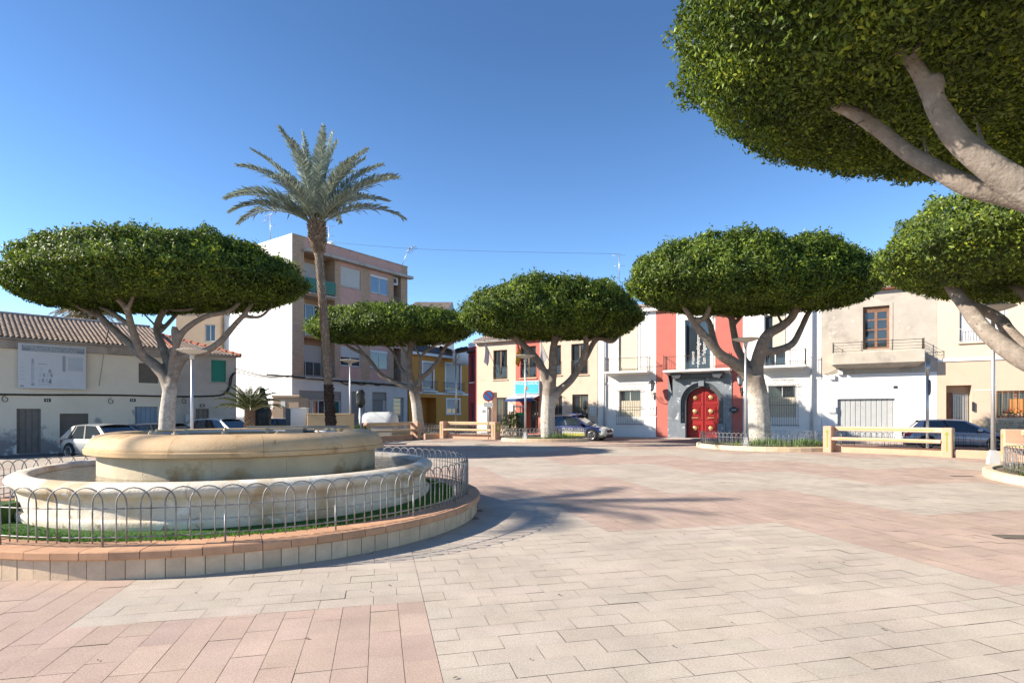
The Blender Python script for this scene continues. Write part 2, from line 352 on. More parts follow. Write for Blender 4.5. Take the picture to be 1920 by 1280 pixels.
# ---------------------------------------------------------------- fountain
FC = Vector((-4.51, 9.59, 0))
m_stone = M_('fountain_stone', (.66, .58, .46), .8, .12, 2.2, .35, 45, stain=[((.48, .36, .22), .50, .62, 1.7, None), ((.80, .77, .70), .57, .70, 4, None), ((.32, .25, .17), .58, .66, 5, 1.0)])
m_ochre = M_('ochre_stone', (.55, .37, .20), .7, .15, 1.6, .3, 50, stain=[((.62, .48, .31), .52, .72, 1.3, None), ((.38, .225, .10), .54, .66, 2.6, None), ((.24, .16, .09), .66, .74, 8, None)])
m_drum = M_('stained_stone', (.50, .41, .28), .75, .15, 2, .35, 50, stain=[((.34, .225, .11), .42, .52, 1.8, 1.25), ((.62, .55, .42), .6, .75, 3, None)])
m_wat, _n, _o = mat('fountain_water', (.10, .09, .05), .04, .15, 2, .0, 9, spec=.8)
def water_bump(m):
    N = m.node_tree.nodes; L = m.node_tree.links; b = N['Principled BSDF']; geo = N.new('ShaderNodeNewGeometry')
    no = N.new('ShaderNodeTexNoise'); no.inputs['Scale'].default_value = 7; no.inputs['Detail'].default_value = 4; L.new(geo.outputs['Position'], no.inputs['Vector'])
    bp = N.new('ShaderNodeBump'); bp.inputs['Strength'].default_value = .55; bp.inputs['Distance'].default_value = .05; L.new(no.outputs[0], bp.inputs['Height']); L.new(bp.outputs[0], b.inputs['Normal'])
water_bump(m_wat)
def ring_segs(prof, n, gap, closed=True, sub=8):
    a = MB()
    for i in range(n):
        a0 = 2*math.pi*i/n+gap/2; a1 = 2*math.pi*(i+1)/n-gap/2; k = len(a.v)
        a.lathe(prof, sub, closed=closed, a0=a0, a1=a1)
        P = len(prof)
        a.f += [tuple(k+j*(sub+1) for j in range(P)), tuple(k+j*(sub+1)+sub for j in range(P-1, -1, -1))]; a.m += [0, 0]
    return a
def arc(r0, z0, r1, z1, bul, n=6):
    """curve between two profile points, bulging to the outside"""
    out = []
    for i in range(n+1):
        t = i/n; s = math.sin(math.pi*t)*bul; dx, dz = r1-r0, z1-z0; l = math.hypot(dx, dz)
        out.append((r0+dx*t+dz/l*s, z0+dz*t-dx/l*s))
    return out
ft = thing('fountain', 'round two tiered stone fountain with ochre upper basin inside a low hoop fence', 'fountain', FC)
lp = [(3.02, .25), (3.06, .36)]+arc(3.06, .37, 3.0, .44, .03)+arc(3.0, .46, 3.01, .66, -.012)+[(3.06, .70)]+arc(3.08, .71, 3.04, .86, .06)+arc(3.0, .87, 2.86, .86, .012)+[(2.83, .80), (2.83, .5)]
ring_segs(lp, 14, .0016, sub=6).build('lower_basin', m_stone, ft, auto=50)
a = MB(); a.lathe([(2.83, .5), (2.2, .45), (0, .45)], 64); a.build('basin_floor', m_drum, ft)
a = MB(); a.lathe([(2.83, .795), (2.05, .795)], 96); a.build('lower_water', m_wat, ft)
dp = [(2.1, .44), (2.1, 1.10), (1.9, 1.10), (1.9, .44)]
ring_segs(dp, 14, .0012, sub=6).build('drum', m_drum, ft, auto=50)
up = [(1.9, 1.09), (2.13, 1.09)]+arc(2.15, 1.085, 2.22, 1.10, -.01, 3)+[(2.255, 1.105), (2.262, 1.165), (2.235, 1.175)]+arc(2.24, 1.19, 2.02, 1.385, .045, 8)+[(1.98, 1.395), (1.80, 1.40), (1.77, 1.385), (1.75, 1.12)]
ring_segs(up, 12, .0016, sub=8).build('upper_basin', m_ochre, ft, auto=45)
a = MB(); a.lathe([(1.80, 1.13), (0, 1.12)], 48); a.build('upper_floor', m_drum, ft)
a = MB(); a.lathe([(1.76, 1.27), (0.02, 1.27)], 64); a.build('upper_water', m_wat, ft)
pr = [(1.42*math.cos(2*math.pi*i/40), 1.42*math.sin(2*math.pi*i/40), 1.345) for i in range(40)]
a = MB(); a.tube(pr, .028, 8, loop=True); wp = a.build('water_pipe', m_metal, ft, True)
for i in range(12):
    q = 2*math.pi*i/12+.2; a = MB(); a.box(-.035, .035, -.03, .03, 1.2, 1.40, 0); a.cyl(0, 0, 1.38, 1.43, .02, 8)
    o = a.build('nozzle', m_drum, ft); o.location = (1.42*math.cos(q), 1.42*math.sin(q), 0); o.rotation_euler = (0, 0, q)
a = MB(); a.box(-.16, .16, -.16, .16, 1.15, 1.40); a.box(-.9, 1.0, -.05, .05, 1.41, 1.455); o = a.build('spray_beam', M_('old_wood', (.30, .25, .2), .85, .2, 5, .3), ft); o.location = (.35, 1.2, 0); o.rotation_euler = (0, 0, .12)
# planter ring round the fountain
pt = thing('fountain_planter', 'low round planter of cream blocks with terracotta coping round the fountain', 'planter', FC)
def ring_blocks(r0, r1, z0, z1, n, gap, ch, base, var, name, parent, jit=0.):
    vs = []; cs = []; a = 0.; w = 2*math.pi/n
    for i in range(n):
        g0 = i*w+gap/2/r1; g1 = (i+1)*w-gap/2/r1; dz = random.gauss(0, jit); dr = random.gauss(0, jit)
        P = [(r1-ch+dr, z0), (r1+dr, z0+ch), (r1+dr, z1-ch+dz), (r1-ch+dr, z1+dz), (r0, z1+dz), (r0, z0)]
        A = [(r*math.cos(g0), r*math.sin(g0), z) for r, z in P]; B = [(r*math.cos(g1), r*math.sin(g1), z) for r, z in P]
        kk = 1+random.gauss(0, var); c = [max(.02, b*kk) for b in base]; q = len(P)
        for j in range(q): k = (j+1) % q; vs += [A[j], B[j], B[k], A[k]]; cs.append(c)
        vs += [A[0], A[1], A[2], A[3]]; vs += [B[3], B[2], B[1], B[0]]; vs += [A[0], A[3], A[4], A[5]]; vs += [B[5], B[4], B[3], B[0]]; cs += [c]*4
    return color_mesh(name, np.array(vs), 4, cs, attrmat(name+'_block', .9, .25, 0, .5, 80, .16, 5), parent)
ring_blocks(3.6, 3.90, -.05, .205, 132, .008, .006, (.58, .44, .31), .05, 'wall', pt, .002)
ring_blocks(3.42, 3.955, .208, .298, 86, .007, .012, (.50, .285, .17), .07, 'coping', pt, .002)
a = MB(); a.lathe([(3.88, -.06), (3.88, .2), (3.45, .28), (3.45, .2)], 96); a.build('mortar', m_joint, pt)
# lawn
def grass(name, pts, z, hgt, wid, base, var, label=None):
    n = len(pts); P = np.zeros((n, 3, 3)); an = RNG.uniform(0, 6.283, n); h = hgt*RNG.uniform(.5, 1.3, n); ln = RNG.normal(0, .45, (n, 2))*h[:, None]
    P[:, 0, 0] = pts[:, 0]-np.cos(an)*wid; P[:, 0, 1] = pts[:, 1]-np.sin(an)*wid; P[:, 1, 0] = pts[:, 0]+np.cos(an)*wid; P[:, 1, 1] = pts[:, 1]+np.sin(an)*wid
    P[:, 2, :2] = pts+ln; P[:, 0, 2] = P[:, 1, 2] = z if np.isscalar(z) else z; P[:, 2, 2] = z+h
    c = np.array(base)[None]*(1+RNG.normal(0, var, (n, 1)))+RNG.normal(0, .006, (n, 3)); c = np.clip(c, .004, 1)
    return tag(color_mesh(name, P.reshape(-1, 3), 3, c, m_blade), label, kind='stuff')
a = MB(); a.lathe([(3.5, .27), (3.3, .31), (2.9, .33)], 96, c=FC); tag(a.build('lawn_base', M_('turf', (.05, .10, .025), .95, .3, 6, .5)), kind='structure')
n = 42000; q = RNG.uniform(math.pi*.75, math.pi*2.4, n); r = np.sqrt(RNG.uniform(3.0**2, 3.5**2, n))
grass('grass', np.stack([FC.x+r*np.cos(q), FC.y+r*np.sin(q)], 1), .295, .035, .007, (.10, .24, .035), .3)
p = gpt(2, 982, .3); a = MB(); a.cbox(-.28, .2, -.2, .2, 0, .25, .03); o = a.build('turf_box', M_('turf_cover', (.045, .10, .02), .95, .35, 60, 1., 120)); o.location = (p.x-.1, p.y+.1, .3); tag(o, 'box wrapped in green artificial turf beside the fountain basin', 'box')
# hoop fences
m_fence = M_('fence_steel', (.27, .265, .26), .5, .12, 5, .05, metal=.3, stain=((.14, .115, .095), .5, .65, 9, None))
def hoop_mesh(w, h, zb, r=.0078):
    s = w/2; pts = [(-s, 0, zb)]+[(-s, 0, zb+(h-zb-s)*t) for t in (.5, 1)]
    pts += [(-s*math.cos(t*math.pi/10), 0, h-s+s*math.sin(t*math.pi/10)) for t in range(1, 10)]+[(s, 0, zb+(h-zb-s)*t) for t in (1, .5)]+[(s, 0, zb)]
    a = MB(); a.tube(pts, r, 6); return a
def hoop_fence(path, z, label, group, pitch=.2356, w=.34, h=.62, closed=False, maxparts=100, rails=(.10, .40), mt=None, loc=None):
    """path: list of (x, y); hoops overlap along it"""
    mt = mt or m_fence
    P = [Vector(p) for p in path]
    if closed: P = P+[P[0]]
    L = [0]
    for i in range(1, len(P)): L.append(L[-1]+(P[i]-P[i-1]).length)
    def at(s):
        s = max(0, min(L[-1], s)); i = 1
        while i < len(L)-1 and L[i] < s: i += 1
        t = (s-L[i-1])/(L[i]-L[i-1]); return P[i-1].lerp(P[i], t), math.atan2(*(P[i]-P[i-1]).yx)
    c0 = loc or Vector((sum(p.x for p in P)/len(P), sum(p.y for p in P)/len(P)))
    t = thing('hoop_fence', label, 'fence', (c0.x, c0.y, z), 0, group)
    n = int(L[-1]/pitch); pitch = L[-1]/n; items = []
    for i in range(n):
        p, an = at((i+.5)*pitch); items.append((p.length, p, an, i))
    items.sort(key=lambda k: k[0]); proto = None
    hm = hoop_mesh(w, h, .04)
    for (d, p, an, i) in items[:maxparts]:
        if proto is None: proto = hm.build('hoop', mt, t, True); o = proto
        else: o = place(proto, t)
        o.location = (p.x-c0.x, p.y-c0.y, 0); o.rotation_euler = (0, 0, an)
    if len(items) > maxparts:
        a = MB()
        for (d, p, an, i) in items[maxparts:]:
            c, s = math.cos(an), math.sin(an); k = len(a.v)
            a.v += [(x*c-y*s+p.x-c0.x, x*s+y*c+p.y-c0.y, zz) for x, y, zz in hm.v]; a.f += [tuple(j+k for j in f) for f in hm.f]; a.m += hm.m
        tag(a.build('far_hoops', mt, t, True), kind='stuff')
    step = max(2, int(L[-1]/.12)); line = [at(L[-1]*i/step)[0]-c0 for i in range(step+(0 if closed else 1))]
    for rz in rails:
        a = MB(); a.tube([(q.x, q.y, rz) for q in line], .0075, 6, loop=closed); a.build('rail', mt, t, True)
    for i in range(0, n, 5):
        p, an = at(i*pitch+pitch*.2); a = MB(); a.cyl(0, 0, -.03, .30, .011, 6); o = a.build('post', mt, t, True); o.location = (p.x-c0.x, p.y-c0.y, 0)
    return t
R_ = 3.74
hoop_fence([(FC.x+R_*math.cos(2*math.pi*i/120), FC.y+R_*math.sin(2*math.pi*i/120)) for i in range(120)], .298, 'low grey steel fence of overlapping hoops on the fountain planter', 'low hoop fences', closed=True, loc=Vector((FC.x, FC.y)))
# ---------------------------------------------------------------- planters
def planter(name_label, cx, cy, rx, ry, rz, fence_label, grp='planted beds with kerbs', fa=(0, 360), lawn=2500, fin=.22, h=.2):
    t = thing('planter', name_label, 'planter', (cx, cy, 0), rz, grp)
    n = 44; pts = [(rx*math.cos(2*math.pi*i/n), ry*math.sin(2*math.pi*i/n)) for i in range(n)]
    vs = []; cs = []
    for i in range(n):
        p, q = Vector(pts[i]), Vector(pts[(i+1) % n]); d = (q-p).normalized(); p, q = p+d*.004, q-d*.004; pi_, qi = p*(1-.2/rx), q*(1-.2/rx)
        c = [b*(1+random.gauss(0, .05)) for b in (.60, .47, .33)]
        b = [(p.x, p.y, -.04), (q.x, q.y, -.04), (q.x, q.y, h-.02), (p.x, p.y, h-.02)]; tp = [(p.x*.99, p.y*.99, h), (q.x*.99, q.y*.99, h), (qi.x, qi.y, h), (pi_.x, pi_.y, h)]
        vs += b+[b[3], b[2], tp[1], tp[0]]+tp+[tp[3], tp[2], (qi.x, qi.y, -.04), (pi_.x, pi_.y, -.04)]; cs += [c]*4
    color_mesh('kerb', np.array(vs), 4, cs, attrmat('kerb_block', .9, .25, 0, .4, 70, .14, 4), t)
    a = MB(); k = 24
    a.prism([(x*(1-.12/rx), y*(1-.12/ry)) for x, y in pts], 0, h-.06); a.build('soil', m_soil, t)
    q = RNG.uniform(0, 6.283, lawn); r = np.sqrt(RNG.uniform(0, .9, lawn)); x = r*np.cos(q)*(rx-.25); y = r*np.sin(q)*(ry-.25)
    keep = np.array([noise.noise(Vector((a_*1.3+cx, b_*1.3+cy, 0))) > -.1 for a_, b_ in zip(x, y)]); x, y = x[keep], y[keep]
    c, s = math.cos(rz), math.sin(rz); gx = np.stack([cx+x*c-y*s, cy+x*s+y*c], 1)
    grass('grass', gx, h-.06, .13, .012, (.16, .20, .06), .35)
    if fence_label:
        fx = [((rx-fin)*math.cos(math.radians(v)), (ry-fin)*math.sin(math.radians(v))) for v in np.linspace(fa[0], fa[1], 60)]
        hoop_fence([(cx+x*c-y*s, cy+x*s+y*c) for x, y in fx], h-.02, fence_label, 'low hoop fences', maxparts=70, w=.30, pitch=.22, h=.60)
planter('kerbed bed with grass round the ficus before the police station', 2.0, 33.9, 2.65, 1.35, -.05, 'hoop fence round the ficus before the police station')
planter('kerbed bed with grass round the ficus before the white museum', 12.6, 27.55, 3.35, 3.1, -.3, 'hoop fence round the ficus before the white museum', fa=(30, 360))
planter('kerbed bed at the right edge holding the tall steel lamp', 16.5, 12.5, 4.6, 4.6, 0, 'hoop fence behind the lamp post at the right edge', fin=.45, fa=(60, 260), lawn=5000)
planter('kerbed bed under the ficus behind the left benches', -6.6, 40.2, 1.9, 1.9, 0, 'hoop fence round the ficus in front of the apartment block')
# ---------------------------------------------------------------- benches
m_salm = M_('salmon_concrete', (.50, .315, .22), .85, .1, 2, .25, 60, stain=((.45, .29, .19), .6, .75, 2.5, None))
m_seat = M_('cream_bench_slab', (.54, .385, .28), .85, .1, 2, .25, 60)
m_lime = M_('lime_tile', (.22, .27, .03), .4, .1, 5, .03); m_tilec = M_('cream_tile', (.68, .58, .30), .4, .1, 5, .03)
def bench(p0, p1, label, side_tile=True):
    p0, p1 = Vector(p0), Vector(p1); d = p1-p0; L = d.length; rz = math.atan2(d.y, d.x)
    t = thing('stone_bench', label, 'bench', (*((p0+p1)/2), 0), rz, 'salmon stone benches round the square')
    H = L/2; w = .34
    for s in (-1, 1):
        x0, x1 = (-H, -H+w) if s < 0 else (H-w, H)
        a = MB(); a.cbox(x0, x1, 0, .62, -.03, 1.13, .03); e = a.build('end_block', m_salm, t)
        a = MB(); xc = (x0+x1)/2
        a.prism_y([(xc-.02, .22), (xc+.02, .22), (xc+.02, .86), (xc-.02, .86)], -.006, .004)
        a.prism_y([(xc-.075, .86), (xc+.075, .86), (xc, 1.0)], -.006, .004); a.build('arrow_tile', m_lime, e)
        xs = x0-.006 if s < 0 else x1+.006
        a = MB(); o_ = xs; a.add([(o_, .31, .55), (o_, .12, .75), (o_, .31, .95), (o_, .5, .75)], [(0, 1, 2, 3)] if s > 0 else [(3, 2, 1, 0)], 1)
        a.add([(xs-.002*s, y, z) for y, z in ((.10, .53), (.52, .53), (.52, .97), (.10, .97))], [(0, 1, 2, 3)], 0)
        a.build('diamond_tile', [m_lime, m_tilec], e)
    i0, i1 = -H+w+.001, H-w-.001
    a = MB(); a.cbox(i0, i1, -.03, .5, .52, .66, .025); st = a.build('seat', m_seat, t)
    a = MB(); a.box(i0+.25, i1-.25, -.034, -.02, .575, .605); a.build('stripe_tile', m_lime, st)
    a = MB(); a.cbox(i0, i1, .46, .6, .92, 1.12, .025); bk = a.build('backrest', m_seat, t)
    a = MB(); a.box(i0+.12, i1-.3, .456, .47, 1.0, 1.035); a.build('stripe_tile', m_lime, bk)
    a = MB(); a.box(i0, i1, .40, .56, -.05, .3); a.build('kerb_wall', m_salm, t)
    k = int((i1-i0)/.2); x = Vector((math.cos(rz), math.sin(rz))); y = Vector((-x.y, x.x)); c = (p0+p1)/2
    return t, x, y, c, L
B2 = bench((-4.9, 37.8), (-1.05, 35.6), 'salmon bench in front of the orange house, second from the fountain')
B1 = bench((-8.35, 32.3), (-6.0, 36.9), 'salmon bench right behind the fountain beside the palm')
B4 = bench((13.6, 24.5), (16.75, 21.3), 'long salmon bench in front of the grey car and garage')
B5 = bench((17.35, 19.9), (16.15, 17.0), 'salmon bench end with green diamond tile behind the lamp at right')
for (B, lab) in ((B1, 'hoop fence behind the bench beside the palm'), (B2, 'hoop fence behind the bench in front of the orange house'), (B4, 'dark hoop fence behind the long bench with the grey car')):
    t, x, y, c, L = B; e = L/2+(1.6 if B is B4 else .4); s0 = -L/2-.2
    hoop_fence([tuple(c+x*s+y*.95) for s in np.linspace(s0, e, 30)], .28, lab, 'low hoop fences', maxparts=60, w=.30, pitch=.22, h=.6, mt=m_dark if B is B4 else m_fence)
for (a0, b0, lab) in (((16.9, 21.35), (19.3, 19.2), 'low salmon kerb wall between the long bench and the right bench'), ((-5.85, 37.75), (-4.95, 38.35), 'low kerb wall between the two left benches'), ((-9.9, 30.6), (-8.6, 32.5), 'low kerb wall left of the bench beside the palm')):
    d = Vector(b0)-Vector(a0); a = MB(); a.cbox(0, d.length, 0, .25, -.1, .3, .02); o = a.build('kerb_wall', m_salm); o.location = (*a0, 0); o.rotation_euler = (0, 0, math.atan2(d.y, d.x)); tag(o, lab, 'low wall')
# ---------------------------------------------------------------- street lamps
m_lampw = M_('lamp_white', (.52, .50, .45), .5, .06, 3, .05); m_pole = M_('lamp_pole_steel', (.50, .50, .51), .38, .08, 6, .03, metal=.7); m_cast = M_('cast_base', (.40, .40, .40), .6, .1, 4, .2)
def lamp():
    t = thing('street_lamp', 'x', 'street lamp', (0, 0, 0), 0, 'disc shaped street lamps')
    a = MB(); a.tube([(0, 0, 0), (0, 0, .12), (0, 0, .30), (0, 0, .42)], [.19, .175, .14, .10], 4); a.build('lamp_base', m_cast, t)
    a = MB(); a.tube([(0, 0, .4), (0, 0, 2.2), (0, 0, 4.35)], [.058, .054, .046], 12); a.build('pole', m_pole, t, True)
    a = MB(); a.lathe([(.0, 4.31), (.07, 4.31), (.085, 4.40), (.095, 4.5), (.0, 4.5)], 16); a.build('lamp_socket', m_lampw, t, True)
    a = MB(); a.lathe([(.0, 4.50), (.10, 4.50), (.30, 4.55), (.53, 4.63), (.56, 4.65), (.53, 4.67), (.2, 4.70), (0, 4.71)], 36); a.build('lamp_shade', m_lampw, t, auto=40)
    return t
L0 = lamp()
for i, (u, Y, z, sc_, lab) in enumerate([(1862, 16.6, .18, 1., 'disc lamp post in the bed at the right edge beside the salmon bench'), (1398, 25.6, .15, 1.06, 'disc lamp post in the bed before the museum ficus'),
        (985, 33.1, .15, 1.06, 'disc lamp post in front of the police station sign'), (656.5, 33.5, 0, 1.04, 'disc lamp post in front of the apartment block right of the palm'), (360, 16.2, 0, .755, 'disc lamp post in front of the large left ficus')]):
    o = L0 if i == 0 else copy_tree(L0); o.location = ((u-960)/F*Y, Y, z); o.scale = (sc_,)*3 if sc_ != .755 else (.72, .72, sc_); o['label'] = lab
    o.rotation_euler = (0, 0, .4)
# ---------------------------------------------------------------- ficus trees
def crown_shape(R, zb, zt, seed, squash=1., lip=.34):
    """height limits of a clipped umbrella crown: returns f(theta, t) -> point on the shell and outward normal"""
    def lump(x, y, z, s): return noise.noise(Vector((x*s+seed, y*s, z*s)))
    H = (zt-zb)
    def f(th, t):
        # t runs 0 (bottom centre) .. 1 (rim) .. 2 (top centre)
        c, s = math.cos(th), math.sin(th)
        rr = R*(1+.05*math.sin(2*th+seed)+.04*math.sin(3*th+2*seed))
        if t < 1: r = math.sin(t*math.pi/2)**.7 if t > 0 else 0; z = zb+H*lip*max(0., (r-.6)/.4)**2.6
        else: u = 2-t; r = math.sin(u*math.pi/2)**.75 if u > 0 else 0; z = zt-H*(.13*r*r+(.87-lip)*r**8)
        x, y = rr*r*c, rr*r*s*squash
        k = .26*lump(x, y, z, .5)+.36*lump(x, y, z, 1.15)+.20*lump(x, y, z, 2.6)
        if t > 1: k = k*1.15+.16*lump(x, y, z, 4.2)
        else: k = k*.3
        if .97 < t < 1.03: k = k*.7
        nx, ny, nz = (c*r, s*r, (-1 if t < 1 else 1)*(1-r**3))
        l = math.sqrt(nx*nx+ny*ny+nz*nz)+1e-6; nx, ny, nz = nx/l, ny/l, nz/l
        return (x+nx*k, y+ny*k, z+nz*k), (nx, ny, nz)
    return f
def leaves_mesh(P, Nn, size, tone, parent, name='foliage', aspect=.42, spread=.9, depth=.35, droop=0., tips=.18, nin=None, clump_shade=0.):
    n = len(P); nr = Nn*RNG.uniform(.4, 1.2, (n, 1))+RNG.normal(0, spread*.6, (n, 3)); nr /= np.linalg.norm(nr, axis=1, keepdims=True)+1e-9
    t = RNG.normal(0, 1, (n, 3)); t[:, 2] -= droop; t -= (t*nr).sum(1, keepdims=True)*nr; t /= np.linalg.norm(t, axis=1, keepdims=True)+1e-9
    b = np.cross(nr, t); s = (size*RNG.uniform(.65, 1.3, (n, 1)))
    inn = RNG.exponential(depth, (n, 1))*.6; inn = np.minimum(inn, 1.0)
    if nin is not None: inn[nin:] = 0
    C = P-Nn*inn+RNG.normal(0, size*.35, (n, 3))
    q = np.stack([C-t*s*.5, C+b*s*aspect*.5+nr*s*.06-t*s*.06, C+t*s*.5-nr*s*.05, C-b*s*aspect*.5+nr*s*.06-t*s*.06], 1)
    k = RNG.random((n, 1)); base = np.array(tone)[None]
    col = base*(1+RNG.normal(0, .28, (n, 1))); yl = (k < tips); col = np.where(yl, col*np.array([2.1, 1.75, 1.1]), col)
    if clump_shade:  # leaf tone varied by clump, painting in bright tufts and shaded gaps
        g_ = np.array([noise.noise(Vector(p)*1.1)+.7*noise.noise(Vector(p)*2.7) for p in P])[:, None]; col = col*(1+clump_shade*np.clip(g_, -.8, 1.1)*np.array([1.15, 1., .8]))
    col = np.where(k > .86, col*np.array([.55, .6, .7]), col); col = np.clip(col, .004, .5)
    return color_mesh(name, q.reshape(-1, 3), 4, col, m_leaf, parent)
def ficus(label, X, Y, R, zb, zt, limbs, n, size, seed, trunk_r, cx=0., cy=0., tone=(.098, .150, .021), squash=1., lip=.34):
    t = thing('ficus_tree', label, 'tree', (X, Y, .08), 0, 'ficus trees clipped into flat umbrellas')
    f = crown_shape(R, zb, zt, seed, squash, lip)
    # foliage: clumps on the shell
    P = np.zeros((n, 3)); Nn = np.zeros((n, 3))
    nc = max(60, n//70); cl = []
    tg = np.linspace(0, 2, 801); pr = [f(0., q)[0] for q in tg]; pr = np.array([(math.hypot(*p[:2]), p[2]) for p in pr])
    ds = np.hypot(*np.diff(pr, axis=0).T); ds = np.minimum(ds, ds.mean()*30); rm_ = (pr[1:, 0]+pr[:-1, 0])/2; cdf = np.concatenate([[0], np.cumsum(ds*(rm_+.05))]); cdf /= cdf[-1]; arc_ = np.concatenate([[0], np.cumsum(ds)]); arc_ /= arc_[-1]
    def samp(): return random.random()*2*math.pi, float(np.interp(random.random(), cdf, tg))
    for i in range(n):
        th, tt = samp(); p, q = f(th, tt); P[i] = p; Nn[i] = q
    # sprigs that break the outline
    k = int(n*.05); idx = RNG.integers(0, n, k); m_ = Nn[idx, 2] > -.3; up = np.maximum(Nn[idx, 2:3], .2)
    P[idx] += np.where(m_[:, None], Nn[idx]*np.minimum(RNG.exponential(.06, (k, 1)), .13), 0)
    sp = RNG.integers(0, n, n//260)
    extra = []; en = []
    for j in sp:
        if Nn[j, 2] < -.2: continue
        h = size*random.uniform(.6, 2.); d = Vector(Nn[j])*.7+Vector((random.gauss(0, .3), random.gauss(0, .3), .5)); d.normalize()
        for a in range(9):
            e = Vector(P[j])+d*h*a/8; extra.append(tuple(e)); en.append(tuple(Vector((random.gauss(0, 1), random.gauss(0, 1), .5)).normalized()))
    if extra: P = np.vstack([P, extra]); Nn = np.vstack([Nn, en])
    off = np.array((cx, cy, -.08)); P = P+off
    cr = leaves_mesh(P, Nn, size, tone, t, 'crown', droop=.3, nin=n, clump_shade=.55)
    # added solid dark core that closes the shell and stops light leaking through
    a = MB(); nt_, ns = 44, 48
    for j in range(nt_+1):
        for i in range(ns):
            p, q = f(2*math.pi*i/ns, float(np.interp(j/nt_, arc_, tg))); d = .42 if q[2] > -.5 else .30
            a.v.append((p[0]-q[0]*d+cx, p[1]-q[1]*d+cy, p[2]-q[2]*d-.08))
    for j in range(nt_):
        for i in range(ns): i2 = (i+1) % ns; a.f.append((j*ns+i, j*ns+i2, (j+1)*ns+i2, (j+1)*ns+i)); a.m.append(0)
    part_of(cr, a.build('dark_core', m_core, None, True))
    # trunk and limbs given as (u, v, depth offset) of the photograph's pixels at this tree's distance
    a = MB()
    for path, r0, r1 in limbs:
        pts = [wpt(u, v, Y+d)-Vector((X, Y, .08)) for u, v, d in path]
        sp_ = spline(pts, 5); m = len(sp_)
        rad = [(r0+(r1-r0)*i/(m-1))*(1+.07*noise.noise(sp_[i]*1.7+Vector((seed, 0, 0)))) for i in range(m)]
        a.tube(sp_, rad, 10)
    o = a.build('trunk', [m_bark], t, True)
    rm = o.modifiers.new('blend', 'REMESH'); rm.mode = 'VOXEL'; rm.voxel_size = max(.035, trunk_r*.13); rm.use_smooth_shade = True
    sm = o.modifiers.new('soften', 'SMOOTH'); sm.factor = .6; sm.iterations = 5
    return t
def bark_white(m, ztop):
    """the lower trunk is limewashed up to a worn edge"""
    n = m.node_tree; N = n.nodes; L = n.links; b = N['Principled BSDF']; old = b.inputs['Base Color'].links[0].from_socket
    geo = N.new('ShaderNodeNewGeometry'); sp = N.new('ShaderNodeSeparateXYZ'); L.new(geo.outputs['Position'], sp.inputs[0])
    no = N.new('ShaderNodeTexNoise'); no.inputs['Scale'].default_value = 3; no.inputs['Detail'].default_value = 6; L.new(geo.outputs['Position'], no.inputs['Vector'])
    ad = N.new('ShaderNodeMath'); ad.operation = 'MULTIPLY_ADD'; ad.inputs[1].default_value = .9; L.new(no.outputs[0], ad.inputs[0]); L.new(sp.outputs[2], ad.inputs[2])
    mr = N.new('ShaderNodeMapRange'); mr.inputs[1].default_value = ztop+.75; mr.inputs[2].default_value = ztop+.25; L.new(ad.outputs[0], mr.inputs[0])
    n2 = N.new('ShaderNodeTexNoise'); n2.inputs['Scale'].default_value = 9; n2.inputs['Detail'].default_value = 8; n2.inputs['Roughness'].default_value = .7; L.new(geo.outputs['Position'], n2.inputs['Vector'])
    m2 = N.new('ShaderNodeMapRange'); m2.inputs[1].default_value = .35; m2.inputs[2].default_value = .65; m2.inputs[3].default_value = .25; m2.inputs[4].default_value = 1; L.new(n2.outputs[0], m2.inputs[0])
    mu = N.new('ShaderNodeMath'); mu.operation = 'MULTIPLY'; L.new(mr.outputs[0], mu.inputs[0]); L.new(m2.outputs[0], mu.inputs[1])
    mx = N.new('ShaderNodeMix'); mx.data_type = 'RGBA'; L.new(mu.outputs[0], mx.inputs[0]); L.new(old, mx.inputs[6]); mx.inputs[7].default_value = (.56, .52, .46, 1); L.new(mx.outputs[2], b.inputs['Base Color'])
bark_white(m_bark, 2.7)
# large ficus behind the fountain
limA = [([(308, 874, 0), (311, 835, 0), (313, 800, 0), (315, 760, 0), (320, 722, 0)], .36, .27),
 ([(318, 735, 0), (308, 706, .1), (290, 684, .2), (272, 671, .3), (257, 660, .5), (244, 645, .7), (205, 610, 1.), (184, 588, 1.2), (160, 560, 1.4), (132, 535, 1.6), (110, 515, 1.8)], .25, .08),
 ([(184, 592, 1.2), (150, 577, .6), (112, 550, .2), (90, 530, 0)], .10, .06), ([(275, 676, .3), (262, 655, 0), (246, 610, -.4), (236, 577, -.8), (205, 545, -1.2), (190, 520, -1.5)], .19, .08),
 ([(238, 583, -.8), (248, 560, -1.), (255, 535, -1.)], .09, .07), ([(246, 612, -.3), (210, 586, .5), (174, 567, 1.2), (140, 540, 2)], .12, .07),
 ([(320, 725, 0), (317, 690, .4), (305, 650, .9), (294, 615, 1.4), (308, 580, 1.5), (325, 552, 1.6), (332, 530, 1.6)], .20, .10),
 ([(302, 620, 1.3), (328, 592, 2.4), (342, 570, 2.8), (350, 540, 3)], .11, .07), ([(313, 580, 1.5), (354, 580, 1.2), (382, 565, 1), (400, 545, 1)], .09, .06), ([(293, 612, 1.4), (272, 590, 2.2), (255, 570, 2.8)], .06, .04),
 ([(322, 715, 0), (323, 682, -.1), (330, 650, -.3), (345, 620, -.3), (384, 594, -.2), (430, 583, 0), (455, 560, .2)], .18, .08), ([(330, 650, -.3), (327, 625, -.4), (328, 612, -.4)], .13, .12),
 ([(322, 722, 0), (331, 694, 0), (348, 668, 0), (384, 659, .1), (413, 640, .2), (440, 609, .3), (459, 588, .3), (474, 566, .3), (482, 545, .3)], .2, .07), ([(456, 592, .3), (486, 594, .8), (507, 577, 1.), (522, 555, 1.2)], .09, .05)]
